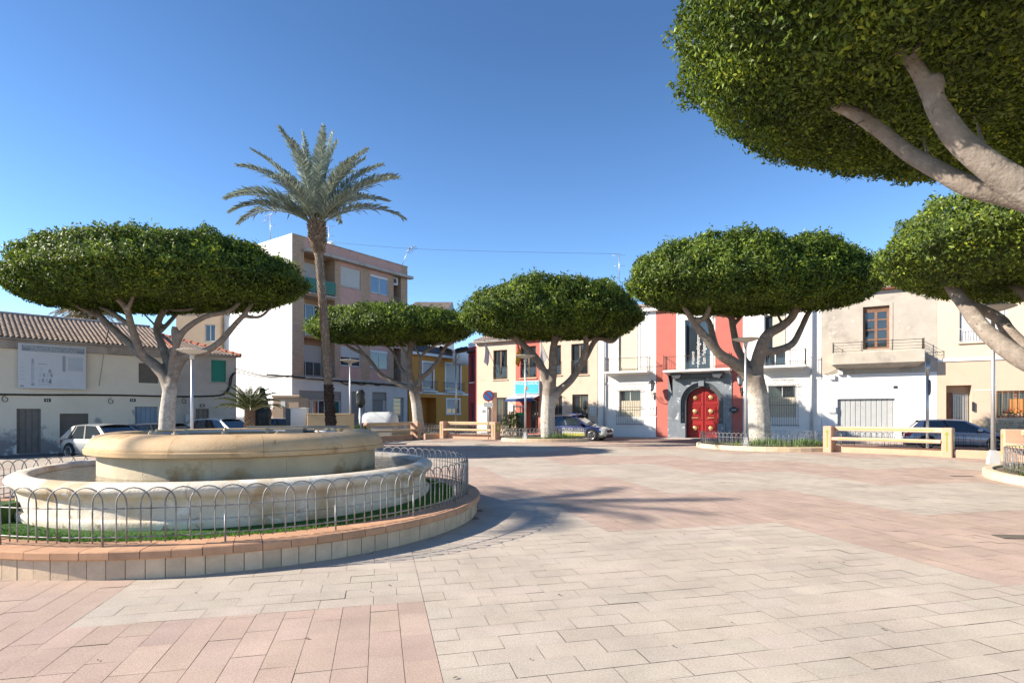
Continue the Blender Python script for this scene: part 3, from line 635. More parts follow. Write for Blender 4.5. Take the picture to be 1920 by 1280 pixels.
ficus('large ficus with wide flat crown standing behind the fountain at left', (310-960)/F*23.5, 23.5, 6.35, 6.3, 8.75, limA, 115000, .15, 3.1, .36, cx=-.5, squash=.62)
# ficus before the apartment block
limB = [([(788, 815, 0), (784, 790, 0), (781, 760, 0), (775, 725, 0)], .40, .36), ([(776, 735, 0), (768, 700, 0), (767, 670, 0), (771, 645, 0), (768, 620, 0)], .30, .16),
 ([(772, 728, 0), (745, 718, .2), (715, 703, .3), (697, 680, .4), (683, 665, .5), (664, 655, .7), (640, 640, 1)], .2, .09), ([(697, 682, .3), (675, 655, 0), (660, 636, -.3)], .13, .08), ([(683, 665, .4), (652, 650, 1), (640, 630, 1.4)], .10, .06),
 ([(765, 705, 0), (752, 690, .4), (740, 665, .7), (726, 650, 1), (705, 638, 1.2)], .14, .07), ([(766, 680, 0), (757, 655, -.3), (738, 640, -.6)], .12, .07), ([(768, 650, 0), (755, 640, -.2), (748, 625, -.3)], .10, .07), ([(770, 652, 0), (782, 635, -.2), (790, 620, -.3)], .10, .07),
 ([(780, 735, 0), (788, 712, 0), (806, 695, 0), (822, 675, .1), (834, 652, .2), (852, 640, .3), (878, 622, .5)], .22, .08), ([(787, 712, 0), (788, 690, -.3), (790, 668, -.5), (815, 647, -.5), (830, 640, -.5)], .16, .08), ([(790, 672, -.4), (780, 655, -.4), (778, 645, -.4)], .09, .06), ([(834, 652, .2), (842, 632, .1), (845, 618, 0)], .10, .06), ([(836, 650, .2), (855, 630, -.2), (862, 615, -.4)], .10, .06)]
ficus('ficus with pale bare limbs in front of the apartment block', (788-960)/F*39.5, 39.5, 5.7, 6.75, 8.9, limB, 52000, .19, 8.2, .4, cx=-1.95, squash=.75)
# ficus before the police station
limC = [([(1028, 822, 0), (1027, 790, 0), (1028, 750, 0), (1031, 715, 0)], .45, .42), ([(1028, 730, 0), (1018, 695, 0), (1005, 672, .1), (985, 650, .2), (968, 637, .4), (940, 622, .6), (920, 600, .9)], .30, .10), ([(975, 640, .3), (960, 622, 0), (945, 605, -.2)], .14, .08),
 ([(1030, 730, 0), (1036, 700, 0), (1037, 660, 0), (1040, 635, 0), (1036, 625, 0), (1012, 610, -.3), (996, 600, -.5)], .32, .10), ([(1039, 642, 0), (1046, 615, -.2), (1050, 595, -.3)], .16, .09), ([(1043, 640, 0), (1060, 622, .6), (1078, 600, 1)], .14, .07),
 ([(1034, 760, 0), (1046, 735, 0), (1068, 715, 0), (1084, 693, .1), (1098, 670, .2), (1120, 635, .3), (1148, 640, .4), (1164, 620, .5), (1180, 595, .8)], .28, .10), ([(1082, 697, .1), (1098, 658, -.2), (1098, 625, -.4), (1104, 600, -.5)], .22, .11), ([(1098, 640, -.3), (1115, 632, .2), (1130, 612, .6)], .12, .07), ([(1100, 620, -.4), (1094, 600, -.6)], .12, .1)]
ficus('ficus with thick forked trunk in front of the blue police sign', (1029-960)/F*34, 34, 5.6, 6.35, 9.35, limC, 72000, .175, 5.7, .42, cx=.3, cy=-.5, squash=.62)
# ficus before the museum
limD = [([(1427, 838, 0), (1424, 800, 0), (1421, 750, 0), (1414, 705, 0)], .56, .46), ([(1416, 725, 0), (1400, 700, -.1), (1375, 680, -.2), (1350, 664, -.4), (1325, 635, -.6), (1306, 612, -.7), (1293, 592, -.8), (1280, 572, -1)], .34, .12), ([(1300, 600, -.7), (1318, 598, -.9), (1329, 580, -1.1), (1332, 555, -1.3)], .16, .10),
 ([(1362, 672, -.3), (1342, 650, .1), (1332, 610, .5), (1325, 590, .7), (1355, 590, 1.2), (1385, 595, 1.6)], .20, .09), ([(1412, 705, 0), (1398, 680, .4), (1382, 650, .8), (1372, 600, 1.1), (1368, 575, 1.3)], .25, .13), ([(1374, 610, 1), (1392, 590, 1.4), (1400, 570, 1.8)], .12, .08),
 ([(1418, 720, 0), (1420, 680, 0), (1430, 645, -.2), (1442, 625, -.3), (1468, 610, -.4), (1488, 590, -.5), (1496, 560, -.6), (1498, 535, -.7)], .36, .13), ([(1425, 660, -.1), (1455, 657, 0), (1485, 645, .2), (1500, 620, .3), (1514, 590, .4), (1530, 565, .5)], .22, .12), ([(1490, 590, -.5), (1506, 565, -.4), (1520, 545, -.2)], .13, .08), ([(1466, 606, -.2), (1455, 585, .4), (1440, 565, 1)], .09, .06), ([(1497, 560, -.6), (1510, 548, -1), (1515, 535, -1.3)], .1, .07)]
ficus('wide ficus with thick pale trunk in front of the white museum', (1424-960)/F*27.5, 27.5, 5.75, 6.7, 9.7, limD, 100000, .16, 1.4, .5, cx=-.9, cy=-1., squash=.62)
# ficus at the right edge and the one overhead
limE = [([(2215, 890, 0), (2190, 830, 0), (2140, 780, 0), (2060, 735, 0), (1990, 700, 0)], .40, .32), ([(1995, 705, 0), (1930, 680, 0), (1880, 648, .5), (1845, 618, 1), (1815, 580, 1.5), (1790, 545, 2), (1768, 517, 2.4), (1752, 496, 2.7)], .27, .14),
 ([(1985, 700, 0), (1930, 660, .8), (1890, 620, 1.3), (1870, 595, 1.6), (1800, 562, 2)], .22, .13), ([(1990, 700, 0), (1960, 600, .8), (1930, 560, 1.6), (1895, 530, 2)], .18, .12), ([(2060, 735, 0), (2080, 650, -1), (2090, 560, -1.5)], .24, .15)]
ficus('clipped ficus at the right edge leaning over the yellow house', (2215-960)/F*14.3, 14.3, 5.25, 5.35, 7.85, limE, 110000, .118, 2.2, .36, cx=-1.0, cy=.7, tone=(.112, .165, .024))
limF = [([(2330, 1050, 0), (2300, 900, 0), (2240, 700, 0), (2150, 540, 0), (2060, 450, 0)], .30, .24), ([(2110, 490, 0), (2000, 405, 0), (1920, 355, .1), (1860, 315, .2), (1800, 265, .3), (1765, 215, .3), (1745, 175, .3), (1720, 130, .3), (1690, 90, .3)], .205, .075),
 ([(2080, 470, 0), (1980, 400, .3), (1900, 370, .5), (1820, 350, .7), (1760, 320, .9), (1700, 285, 1.1), (1650, 245, 1.2), (1600, 212, 1.3), (1560, 195, 1.4)], .15, .075), ([(1745, 180, .3), (1760, 160, .2), (1752, 140, .2)], .08, .07), ([(1700, 105, .3), (1680, 100, .3), (1665, 112, .2)], .035, .02), ([(1715, 125, .3), (1722, 90, .2), (1735, 60, .1)], .05, .02), ([(1625, 225, 1.2), (1600, 235, 1.1), (1590, 240, 1)], .03, .018), ([(1640, 238, 1.2), (1625, 205, 1.3), (1618, 175, 1.3)], .04, .018), ([(1850, 308, .2), (1840, 260, .6), (1825, 215, .9)], .05, .02), ([(1765, 322, .9), (1740, 290, 1.3), (1730, 250, 1.6)], .05, .02), ([(2150, 540, 0), (2200, 400, -.4), (2260, 250, -.8)], .2, .12)]
ficus('dense ficus crown filling the top right corner overhead', (2330-960)/F*6.3, 6.3, 5.12, 5.82, 8.9, limF, 330000, .082, 6.6, .25, cx=-.95, cy=.15, tone=(.112, .165, .024), lip=.36)
# ---------------------------------------------------------------- palms
m_palmbark = M_('palm_bark', (.24, .18, .135), .95, .35, 7, .9, 20, stain=((.40, .33, .26), .5, .7, 8, None))
m_palmdark = M_('palm_skirt', (.06, .038, .028), .95, .4, 9, 1., 25)
m_frond = attrmat('palm_leaflet', .45, .4, .2, 0, var=0)
def frond(L, arch, nl, ll, wl, tone, vee=.6, thick=.02, droop=.3):
    """one feather leaf along +x from the origin; returns verts (quads) and colours plus rachis tube"""
    ax = [(0, 0, 0)]; x = z = 0.; n = 16
    for i in range(n):
        e = arch[0]+(arch[1]-arch[0])*(i/(n-1))**1.4; x += L/n*math.cos(e); z += L/n*math.sin(e); ax.append((x, 0, z))
    ax = [Vector(a) for a in ax]; vs = []; cs = []
    for i in range(nl):
        t = .10+.90*i/nl; k = t*n; j = min(int(k), n-1); p = ax[j].lerp(ax[j+1], k-j); d = (ax[j+1]-ax[j]).normalized()
        up = Vector((-d.z, 0, d.x)); l = ll*(.35+.65*math.sin(math.pi*min(1, t*.80+.22)))*random.uniform(.8, 1.15)
        for s in (-1, 1):
            v_ = vee+random.gauss(0, .28); dr = (d*(.75+.5*t)+Vector((0, s, 0))*math.cos(v_)+up*math.sin(v_)).normalized()
            sd = d.cross(dr).normalized().cross(dr).normalized()*wl
            tip = p+dr*l-Vector((0, 0, 1))*l*droop*random.uniform(.3, 1); mid = p+dr*l*.5
            vs += [p-sd*.6, mid-sd, tip, mid+sd]; c = max(.3, 1+random.gauss(0, .25)); cs.append([a*c for a in tone])
    return ax, vs, cs
def palm(label, X, Y, zc, lean, fr, L, ll, tone, trunk, z0=0., cat='palm', name='palm_tree', group=None, wl=.02, nl=70, rr=.02, head=None, droop=.3):
    t = thing(name, label, cat, (X, Y, z0), 0, group)
    top = Vector((lean[0], lean[1], zc))
    trunk(t, top)
    for (az, a0, a1, ls) in fr:
        ax, vs, cs = frond(L*ls, (a0, a1), nl, ll, wl, tone, droop=droop)
        c, s = math.cos(az), math.sin(az); T = lambda p: (p[0]*c-p[1]*s, p[0]*s+p[1]*c, p[2])
        o = color_mesh('frond', np.array([T(v) for v in vs]), 4, cs, m_frond, t); o.location = top+Vector((c, s, 0))*.12
        a = MB(); a.tube([T(p) for p in ax], [rr*(1-.8*i/len(ax)) for i in range(len(ax))], 5); a.build('rachis', m_rach, o, True)
    return t
m_rach = M_('palm_rachis', (.28, .27, .15), .6, .15, 5, .1)
def trunk_date(t, top):
    a = MB(); b = MB(); d_ = MB(); n = 64
    # core
    pts = [Vector((top.x*(i/20)**1.2, top.y*(i/20), -.1+(top.z+.1)*i/20)) for i in range(21)]
    def rad(z):
        f = z/top.z
        return .25-.07*min(1, f*3.2)+(.0 if f < .86 else .19*math.sin((f-.86)/.14*math.pi*.8))
    a.tube(pts, [rad(p.z)*.92 for p in pts], 12)
    z = .05; k = 0
    while z < top.z:
        f = z/top.z; c = Vector((top.x*f**1.2, top.y*f, z)); r = rad(z); big = f > .86; m = 11 if not big else 13
        for i in range(m):
            q = 2*math.pi*(i+.5*(k % 2))/m+random.gauss(0, .06); cq, sq = math.cos(q), math.sin(q); w = r*math.sin(math.pi/m)*1.05; h = (.20 if not big else .26)*random.uniform(.8, 1.2); o = (.05 if not big else .14)*random.uniform(.6, 1.35)
            if f < .27: o *= 1.5; h *= 1.2
            tx, ty = -sq*w, cq*w; p0 = c+Vector((cq*r*.9, sq*r*.9, 0))
            tgt = d_ if f < .27 else (b if big else a)
            tgt.add([p0+Vector((tx, ty, 0)), p0-Vector((tx, ty, 0)), p0+Vector((cq*o-tx*.7, sq*o-ty*.7, h)), p0+Vector((cq*o+tx*.7, sq*o+ty*.7, h)), p0+Vector((-cq*.03, -sq*.03, h*.9))], [(0, 1, 2, 3), (3, 2, 4), (0, 3, 4), (1, 4, 2)])
        z += .165 if not big else .13; k += 1
    a.build('trunk', m_palmbark, t); b.build('leaf_boots', m_palmbark2, t); d_.build('root_skirt', m_palmdark, t)
m_palmbark2 = M_('palm_boot', (.20, .13, .085), .95, .3, 7, .9, 20, stain=((.40, .28, .18), .5, .7, 6, None))
random.seed(12)
fr = [(math.radians(a), math.radians(e0+3), math.radians(e1+12), l) for a, e0, e1, l in [
 (178, 62, 18, 1.05), (184, 44, -38, 1.0), (170, 30, -48, .95), (2, 58, 8, .95), (-6, 42, -8, 1.0), (8, 30, -42, .95), (4, 50, -4, 1.), (95, 84, 60, 1.02), (170, 82, 66, 1.0), (20, 80, 68, 1.02), (-60, 78, 40, .95), (-120, 74, 30, .95), (60, 70, 20, .95), (120, 66, 10, .9),
 (-90, 60, 0, .9), (-40, 56, -10, .9), (-140, 52, -20, .9), (145, 50, -20, .92), (35, 48, -15, .92), (90, 45, -30, .9), (-100, 38, -40, .85), (-30, 34, -45, .85), (200, 36, -40, .9), (-160, 28, -50, .85), (15, 70, 25, .9), (165, 68, 20, .85), (-10, 66, 20, .95), (0, 82, 55, .9), (180, 84, 62, .85), (-45, 84, 60, .9)]]
palm('tall date palm with grey green fronds rising behind the fountain', (622-960)/F*27, 27, 10.75, (-.75, 0), fr, 4.6, .70, (.28, .325, .265), trunk_date, wl=.032, nl=110, rr=.035)
# sago palm behind the fountain
def trunk_sago(t, top):
    a = MB(); z = 0; k = 0
    while z < top.z:
        for i in range(9):
            q = 2*math.pi*(i+.5*(k % 2))/9; c, s = math.cos(q), math.sin(q); r = .17; w = .05
            a.add([(c*r*.8-s*w, s*r*.8+c*w, z), (c*r*.8+s*w, s*r*.8-c*w, z), (c*(r+.06), s*(r+.06), z+.1), (c*r*.6, s*r*.6, z+.1)], [(0, 1, 2), (0, 2, 3), (1, 3, 2)])
        z += .08; k += 1
    a.cyl(0, 0, -.05, top.z, .15, 10); a.build('trunk', m_palmbark2, t)
random.seed(5)
fr = [(2*math.pi*i/11+random.gauss(0, .1), math.radians(e), math.radians(e-55), random.uniform(.9, 1.05)) for e in (28, 45, 62, 78) for i in range(11)]
Ys = 21.; palm('small sago palm with dark green fronds behind the fountain rim', (468-960)/F*Ys, Ys, 1.78, (0, 0), fr, 1.15, .2, (.06, .085, .025), trunk_sago, name='sago_palm', cat='palm', wl=.011, nl=46, rr=.012, droop=.1)
# fan palm with dead leaves behind the left house
def trunk_plain(t, top):
    a = MB(); a.cyl(0, 0, -.1, top.z, .25, 10, 0, .2); a.build('trunk', m_palmbark, t)
fr = [(2*math.pi*i/16+random.gauss(0, .2), math.radians(e), math.radians(e-40), 1) for e in (-55, -30, 0) for i in range(16)]
palm('palm with dry hanging leaves behind the roof of the cream house', (160-960)/F*38, 38, 8.6, (0, 0), fr, 2.0, .5, (.26, .20, .11), trunk_plain, wl=.03, nl=26)
# palm left of the picture whose shadow falls across the paving
random.seed(3)
fr = [(random.uniform(0, 6.28), math.radians(e), math.radians(e-60), random.uniform(.9, 1.05)) for e in (72, 42, 15) for i in range(9)]
palm('date palm standing left of the fountain', -21.9, 7.3, 12.0, (.2, .2), fr, 2.9, .6, (.10, .12, .06), trunk_date, wl=.018, nl=60, rr=.03)
# ---------------------------------------------------------------- buildings
class Facade:
    """a house front: origin in plan, direction to the right as seen from the square; local x right, y inwards, z up"""
    def __init__(s, O, ang, label, name, cat='building', group=None):
        s.O = Vector(O); s.a = ang; s.d = Vector((math.cos(ang), math.sin(ang))); s.n = Vector((-math.sin(ang), math.cos(ang)))
        s.t = thing(name, label, cat, (s.O.x, s.O.y, 0), ang, group)
    def P(s, u, v, off=0.):
        """where the photograph's pixel meets the front (or a plane off metres behind it)"""
        r = Vector(((u-960)/F, 1)); k = (s.O.dot(s.n)+off)/r.dot(s.n); p = r*k-s.O
        return p.dot(s.d), CH+(HZ-v)/F*k
    def R(s, u0, v0, u1, v1, off=0.):
        um = (u0+u1)/2; return s.P(u0, v0, off)[0], s.P(u1, v0, off)[0], s.P(um, v1, off)[1], s.P(um, v0, off)[1]
    def X(s, u, off=0.): return s.P(u, HZ, off)[0]
    def world(s, x, y, z=0): q = s.O+s.d*x+s.n*y; return Vector((q.x, q.y, z))
def wall(fc, x0, x1, z0, z1, holes, mats, zone=None, depth=.22, back=7., name='wall', xs=(), zs=()):
    """front with real recesses; zone(x, z) -> material slot; xs, zs extra cut lines"""
    hs = [(max(x0, h[0]), min(x1, h[1]), max(z0, h[2]), min(z1, h[3])) for h in holes]
    X = sorted(set([x0, x1, *[x for x in xs if x0 < x < x1], *[h[0] for h in hs], *[h[1] for h in hs]])); Z = sorted(set([z0, z1, *[z for z in zs if z0 < z < z1], *[h[2] for h in hs], *[h[3] for h in hs]]))
    a = MB(); zone = zone or (lambda x, z: 0)
    for i in range(len(X)-1):
        for j in range(len(Z)-1):
            xc, zc = (X[i]+X[i+1])/2, (Z[j]+Z[j+1])/2
            if any(h[0] < xc < h[1] and h[2] < zc < h[3] for h in hs): continue
            a.quad((X[i], 0, Z[j]), (X[i+1], 0, Z[j]), (X[i+1], 0, Z[j+1]), (X[i], 0, Z[j+1]), zone(xc, zc))
    for h, hh in zip(hs, holes):
        d = hh[4] if len(hh) > 4 else depth; k = zone(h[0]-.01, (h[2]+h[3])/2)
        p = [(h[0], h[2]), (h[1], h[2]), (h[1], h[3]), (h[0], h[3])]
        for i in range(4):
            q, r = p[i], p[(i+1) % 4]; a.quad((q[0], 0, q[1]), (q[0], d, q[1]), (r[0], d, r[1]), (r[0], 0, r[1]), k)
        a.quad((h[0], d, h[2]), (h[1], d, h[2]), (h[1], d, h[3]), (h[0], d, h[3]), k)
    a.quad((x0, 0, z0), (x0, 0, z1), (x0, back, z1), (x0, back, z0), zone(x0, (z0+z1)/2)); a.quad((x1, 0, z0), (x1, back, z0), (x1, back, z1), (x1, 0, z1), zone(x1, (z0+z1)/2))
    a.quad((x0, back, z0), (x0, back, z1), (x1, back, z1), (x1, back, z0)); a.quad((x0, 0, z1), (x1, 0, z1), (x1, back, z1), (x0, back, z1))
    return a.build(name, mats, fc.t)
def window(fc, x0, x1, z0, z1, y, mf, mg=None, cols=2, rows=1, fw=.06, name='window', sill=None, lab=None):
    a = MB(); d = .05
    a.box(x0, x1, y-d, y, z1-fw, z1); a.box(x0, x1, y-d, y, z0, z0+fw); a.box(x0, x0+fw, y-d, y, z0+fw, z1-fw); a.box(x1-fw, x1, y-d, y, z0+fw, z1-fw)
    for i in range(1, cols): x = x0+(x1-x0)*i/cols; a.box(x-fw*.55, x+fw*.55, y-d-.004, y, z0+fw, z1-fw)
    for j in range(1, rows): z = z0+(z1-z0)*j/rows; a.box(x0+fw, x1-fw, y-d+.008, y, z-fw*.3, z+fw*.3)
    o = a.build(name, mf, fc.t)
    if lab: o['label'] = lab
    a = MB(); a.box(x0+fw*.5, x1-fw*.5, y-.022, y-.006, z0+fw*.5, z1-fw*.5); a.build('pane', mg or m_glass, o)
    if sill: a = MB(); a.cbox(x0-.08, x1+.08, -.07, .06, z0-.07, z0-.002, .012); a.build('sill', sill, o)
    return o
def panel(fc, x0, x1, z0, z1, y, m, name, t=.03, lab=None):
    a = MB(); a.box(x0, x1, y-t, y, z0, z1); o = a.build(name, m, fc.t)
    if lab: o['label'] = lab
    return o
def grille(fc, x0, x1, z0, z1, y, m=None, step=.11, name='window_grille', rings=2, r=.009, scroll=False):
    a = MB(); k = max(2, int((x1-x0)/step))
    for i in range(k+1): x = x0+(x1-x0)*i/k; a.tube([(x, y, z0), (x, y, z1)], r, 5)
    for j in range(rings): z = z0+.08+(z1-z0-.16)*j/max(1, rings-1); a.box(x0-.02, x1+.02, y-.008, y+.008, z-.012, z+.012)
    for z in (z0+.1, z1-.1):
        for x in (x0, x1): a.box(x-.01, x+.01, y, .02, z-.01, z+.01)
    if scroll:
        xc = (x0+x1)/2; w = (x1-x0)/2
        for s in (-1, 1):
            a.tube([(xc+s*w*(.1+.75*t), y, z1+.06+.32*math.sin(math.pi*(t*.85+.1))*(1-t*.45)) for t in np.linspace(0, 1, 9)], .010, 5)
            a.tube([(xc+s*(w*.45+.10*math.cos(q)*(1-q/12)), y, z1+.12+.10*math.sin(q)*(1-q/12)) for q in np.linspace(0, 8, 20)], .008, 5)
            a.tube([(xc+s*w*.95, y, z1-.02), (xc+s*w*.97, y, z1+.15)], .008, 5)
            for z in np.linspace(z0, z1, 5): a.lathe([(0, -.03), (.022, 0), (0, .03)], 6, c=(xc+s*(w+.03), y, z))
        a.tube([(xc, y, z1), (xc, y, z1+.42)], .009, 5)
    return a.build(name, m or m_iron, fc.t, True)
def balcony(fc, x0, x1, z, proj, mslab, mrail=None, h=.95, t=.16, step=.13, y0=0., name='balcony', para=None):
    a = MB(); a.cbox(x0, x1, -proj, y0-.003, z-t, z, .025); a.add([(x0+.1, y0-.003, z-t-.0), (x1-.1, y0-.003, z-t), (x1-.1, y0-.003, z-t-.16), (x0+.1, y0-.003, z-t-.16), (x0+.1, -proj*.8, z-t), (x1-.1, -proj*.8, z-t)], [(0, 3, 4), (1, 5, 2), (3, 2, 5, 4)])
    o = a.build(name, mslab, fc.t)
    a = MB(); e = .05; pts = [(x0+e, y0-.01), (x0+e, -proj+e), (x1-e, -proj+e), (x1-e, y0-.01)]
    for i in range(3):
        p, q = Vector(pts[i]), Vector(pts[i+1]); L = (q-p).length; k = max(2, int(L/step))
        for zz, r in ((z+h, .018), (z+.09, .012)): a.tube([(p.x, p.y, zz), (q.x, q.y, zz)], r, 5)
        for j in range(k+1):
            s = p.lerp(q, j/k); end = j in (0, k)
            a.tube([(s.x, s.y, z), (s.x, s.y, z+h+(.1 if end else 0))], .018 if end else .008, 5)
            if end: a.lathe([(0, -.03), (.03, 0), (0, .04)], 8, c=(s.x, s.y, z+h+.1))
    a.build('railing', mrail or m_iron, o, True); return o
def bar_rail(fc, x0, x1, z0, z1, y, m=None, step=.12, name='railing'):
    a = MB(); k = max(2, int((x1-x0)/step))
    for z in (z0, z1): a.box(x0, x1, y-.012, y+.012, z-.014, z+.014)
    for i in range(k+1): x = x0+(x1-x0)*i/k; a.tube([(x, y, z0), (x, y, z1)], .010, 5)
    return a.build(name, m or m_iron, fc.t, True)
def tile_roof(fc, x0, x1, y0, y1, z0, z1, m, name='roof', hip1=0., hip0=0., pitch=.24, courses=.32, t=.05):
    """barrel tiles as real corrugations stepping down the slope"""
    a = MB(); nx = int((x1-x0)/pitch*6); L = math.hypot(y1-y0, z1-z0); nc = max(2, int(L/courses)); rows = []
    for c in range(nc):
        for e in (0, 1): rows.append(((c+e)/nc, .035*(1-e)))
    vs = []
    for f, lift in rows:
        xa, xb = x0+hip0*f, x1-hip1*f
        for i in range(nx+1):
            x = xa+(xb-xa)*i/nx; w = abs(math.sin(math.pi*x/pitch))
            vs.append((x, y0+(y1-y0)*f, z0+(z1-z0)*f+lift+.07*w))
    d = MB(); yb = 2*y1-y0; dm = m_conc
    d.add([(x0, y0, z0-.03), (x1, y0, z0-.03), (x1, y0, z0+.03), (x0, y0, z0+.03), (x0+hip0, y1, z1-.02), (x1-hip1, y1, z1-.02), (x0, yb, z0-.03), (x1, yb, z0-.03)], [(0, 1, 2, 3), (3, 2, 5, 4), (4, 5, 7, 6), (0, 6, 7, 1), (0, 3, 4, 6), (1, 7, 5, 2)])
    n = nx+1; fs = [(r*n+i, r*n+i+1, (r+1)*n+i+1, (r+1)*n+i) for r in range(len(rows)-1) for i in range(nx)]
    a.add(vs, fs); o = a.build(name, m, fc.t); d.build('roof_deck', dm, o); return o
m_tile = M_('old_roof_tile', (.38, .29, .23), .9, .3, 2.5, .4, 40, stain=[((.25, .19, .15), .52, .66, 3.5, None), ((.56, .46, .38), .6, .72, 6, None)])
m_tilered = M_('red_ridge_tile', (.44, .16, .10), .9, .2, 4, .4, 40)
m_conc = M_('old_concrete', (.42, .375, .335), .92, .15, 1.5, .4, 30, stain=((.26, .23, .205), .5, .7, 1.2, None))
m_shut = ribs(mat('brown_roller_shutter', (.20, .17, .145), .7, .15, 3, 0), 2, .06, .015)
# ----- cream house on the left
LH = Facade((-21.7, 25), math.atan2(.71, .7), 'long low cream house with peeling plaster and old tiled roof behind the cars', 'old_house', 'house')
m_creamw = M_('peeling_cream_plaster', (.78, .69, .56), .92, .06, .8, .3, 30, stain=[((.40, .37, .35), .50, .56, .9, 2.5), ((.74, .72, .69), .57, .63, 1.5, 1.7), ((.29, .26, .25), .53, .60, 2.0, 1.3)])
m_greyw = M_('grey_cement_render', (.50, .455, .41), .92, .10, 1.2, .3, 30, stain=((.40, .36, .325), .5, .7, .8, None))
xa, xb = LH.X(-60)-6, LH.X(443); xm = LH.X(318); ze = LH.P(230, 650)[1]
hd = dict(door=LH.R(31, 766, 77, 850), win=LH.R(112, 775, 166, 820), door2=LH.R(253, 762, 296, 842), door3=LH.R(367, 766, 392, 836), up1=LH.R(260, 681, 297, 718), up2=LH.R(396, 675, 424, 716))
for k in ('door', 'door2', 'door3'): q = hd[k]; hd[k] = (q[0], q[1], -.1, q[3])
wall(LH, xa, xb, -.2, ze, [(*q, .16) for q in hd.values()], [m_creamw, m_greyw], lambda x, z: 1 if x > xm else 0, xs=[xm])
a = MB(); a.cbox(xa, xm-.002, -.16, .02, ze-.42, ze-.02, .03); a.build('cornice', m_conc, LH.t)
a = MB(); a.cbox(xm+.002, xb+.05, -.09, .02, ze-.16, ze-.02, .02); a.build('cornice', m_conc, LH.t)
m_doorg = ribs(mat('grey_plank_door', (.21, .18, .16), .8, .2, 4, 0), 0, .22, .015)
m_doorb = ribs(mat('faded_blue_door', (.26, .33, .42), .75, .12, 2, 0, stain=((.33, .24, .16), .62, .68, 1.6, None)), 0, .2, .012)
panel(LH, *hd['door'], .14, m_doorg, 'door'); panel(LH, *hd['door3'], .14, m_doorg, 'door'); panel(LH, *hd['door2'], .14, m_doorb, 'door', lab='faded blue plank door')
panel(LH, *hd['win'], .12, m_shut, 'roller_shutter'); panel(LH, *hd['up1'], .12, m_shut, 'roller_shutter')
panel(LH, *hd['up2'], .12, ribs(mat('green_blind', (.03, .26, .19), .6, .1, 3, 0), 2, .05, .01), 'roller_shutter', lab='green slatted blind')
q = hd['up2']; a = MB(); a.box(q[0]-.1, q[1]+.1, -.03, .01, q[2]-.1, q[2]); a.build('sill', m_conc, LH.t)
for (u, v) in ((89, 750), (249, 750), (379, 760)): s, z = LH.P(u, v); a = MB(); a.box(s-.12, s+.12, -.015, .004, z-.075, z+.075); n_ = a.build('number_plate', m_dark, LH.t); a = MB(); a.box(s-.06, s-.025, -.019, -.0155, z-.035, z+.035); a.box(s+.015, s+.05, -.019, -.0155, z-.035, z+.035); a.build('digits', m_white, n_)
xr = LH.X(290)
tile_roof(LH, xa, xm+.1, -.35, 3.9, ze, ze+1.55, m_tile, pitch=.19, courses=.24); tile_roof(LH, xm+.12, xb+.12, -.3, 3.9, ze-.12, ze+1.25, m_tile, hip1=3.4, pitch=.19, courses=.24)
a = MB()
for (p, q) in (((xb+.12, -.3, ze-.06), (xb-3.3, 3.9, ze+1.32)), ((xm+.1, -.3, ze+.05), (xm+.1, 3.9, ze+1.4)), ((xm+.1, 3.9, ze+1.38), (xb-3.3, 3.9, ze+1.34))):
    p, q = Vector(p), Vector(q); k = int((q-p).length/.4)
    for i in range(k): a.tube([p.lerp(q, i/k), p.lerp(q, (i+1)/k)], [.13, .10], 8)
a.build('ridge', m_tilered, LH.t)
a = MB(); a.tube([(xa, 3.95, ze+1.62), (xm, 3.95, ze+1.62)], .1, 8); a.build('ridge', m_conc, LH.t)
a = MB(); a.add([(xb+.1, -.25, ze-.1), (xb+.1, 7, ze-.1), (xb-3.3, 3.9, ze+1.25)], [(0, 1, 2)]); a.build('hip_roof', m_tile, LH.t)
# cables along the house and over the street
def cable(pts, r, label, name='cable', mt=None, grp='cables strung along the houses'):
    a = MB(); a.tube(spline(pts, 5), r, 5); return tag(a.build(name, mt or m_cable, None, True), label, 'cable', grp)
def fpts(fc, L, off=-.06): return [fc.world(fc.P(u, v, off)[0], off, fc.P(u, v, off)[1]) for u, v in L]
cable(fpts(LH, [(-60, 738), (0, 739), (80, 740), (160, 740), (240, 741), (300, 742.5), (360, 743), (410, 741), (425, 735), (432, 722), (435, 706), (441, 698)]), .04, 'thick black cable bundle along the front of the cream house')
cable(fpts(LH, [(340, 744), (400, 742.5), (418, 738), (428, 726), (431, 710), (437, 699)]), .025, 'thin black cable curving up the grey corner of the cream house')
a = MB()
for (u, v) in ((10, 748), (208, 752), (345, 752)): s, z = LH.P(u, v); a.tube([(s+.14*math.cos(q)*(1-q/14), -.05, z+.17*math.sin(q)*(1-q/14)) for q in np.linspace(1.5, 8, 16)], .014, 5)
a.build('loose_wires', m_cable, LH.t, True)
s, z = LH.P(351, 783); a = MB(); a.cbox(s-.11, s+.11, -.16, .0, z-.25, z+.22, .03); a.cyl(s, -.05, z+.2, z+1.1, .02, 6); a.build('meter', M_('meter_grey', (.5, .5, .52), .5, .1, 4), LH.t)
s, z = LH.P(195, 650); a = MB(); a.tube([(s, -.08, z-.15), (s+.2, -.08, z+1.1)], .03, 6); a.tube([(s, -.08, z-.2), (s-.2, -.03, z-1.9)], .008, 5); a.box(s-.12, s+.08, -.12, -.02, z-.25, z-.1); a.build('cable_mast', m_iron, LH.t, True)
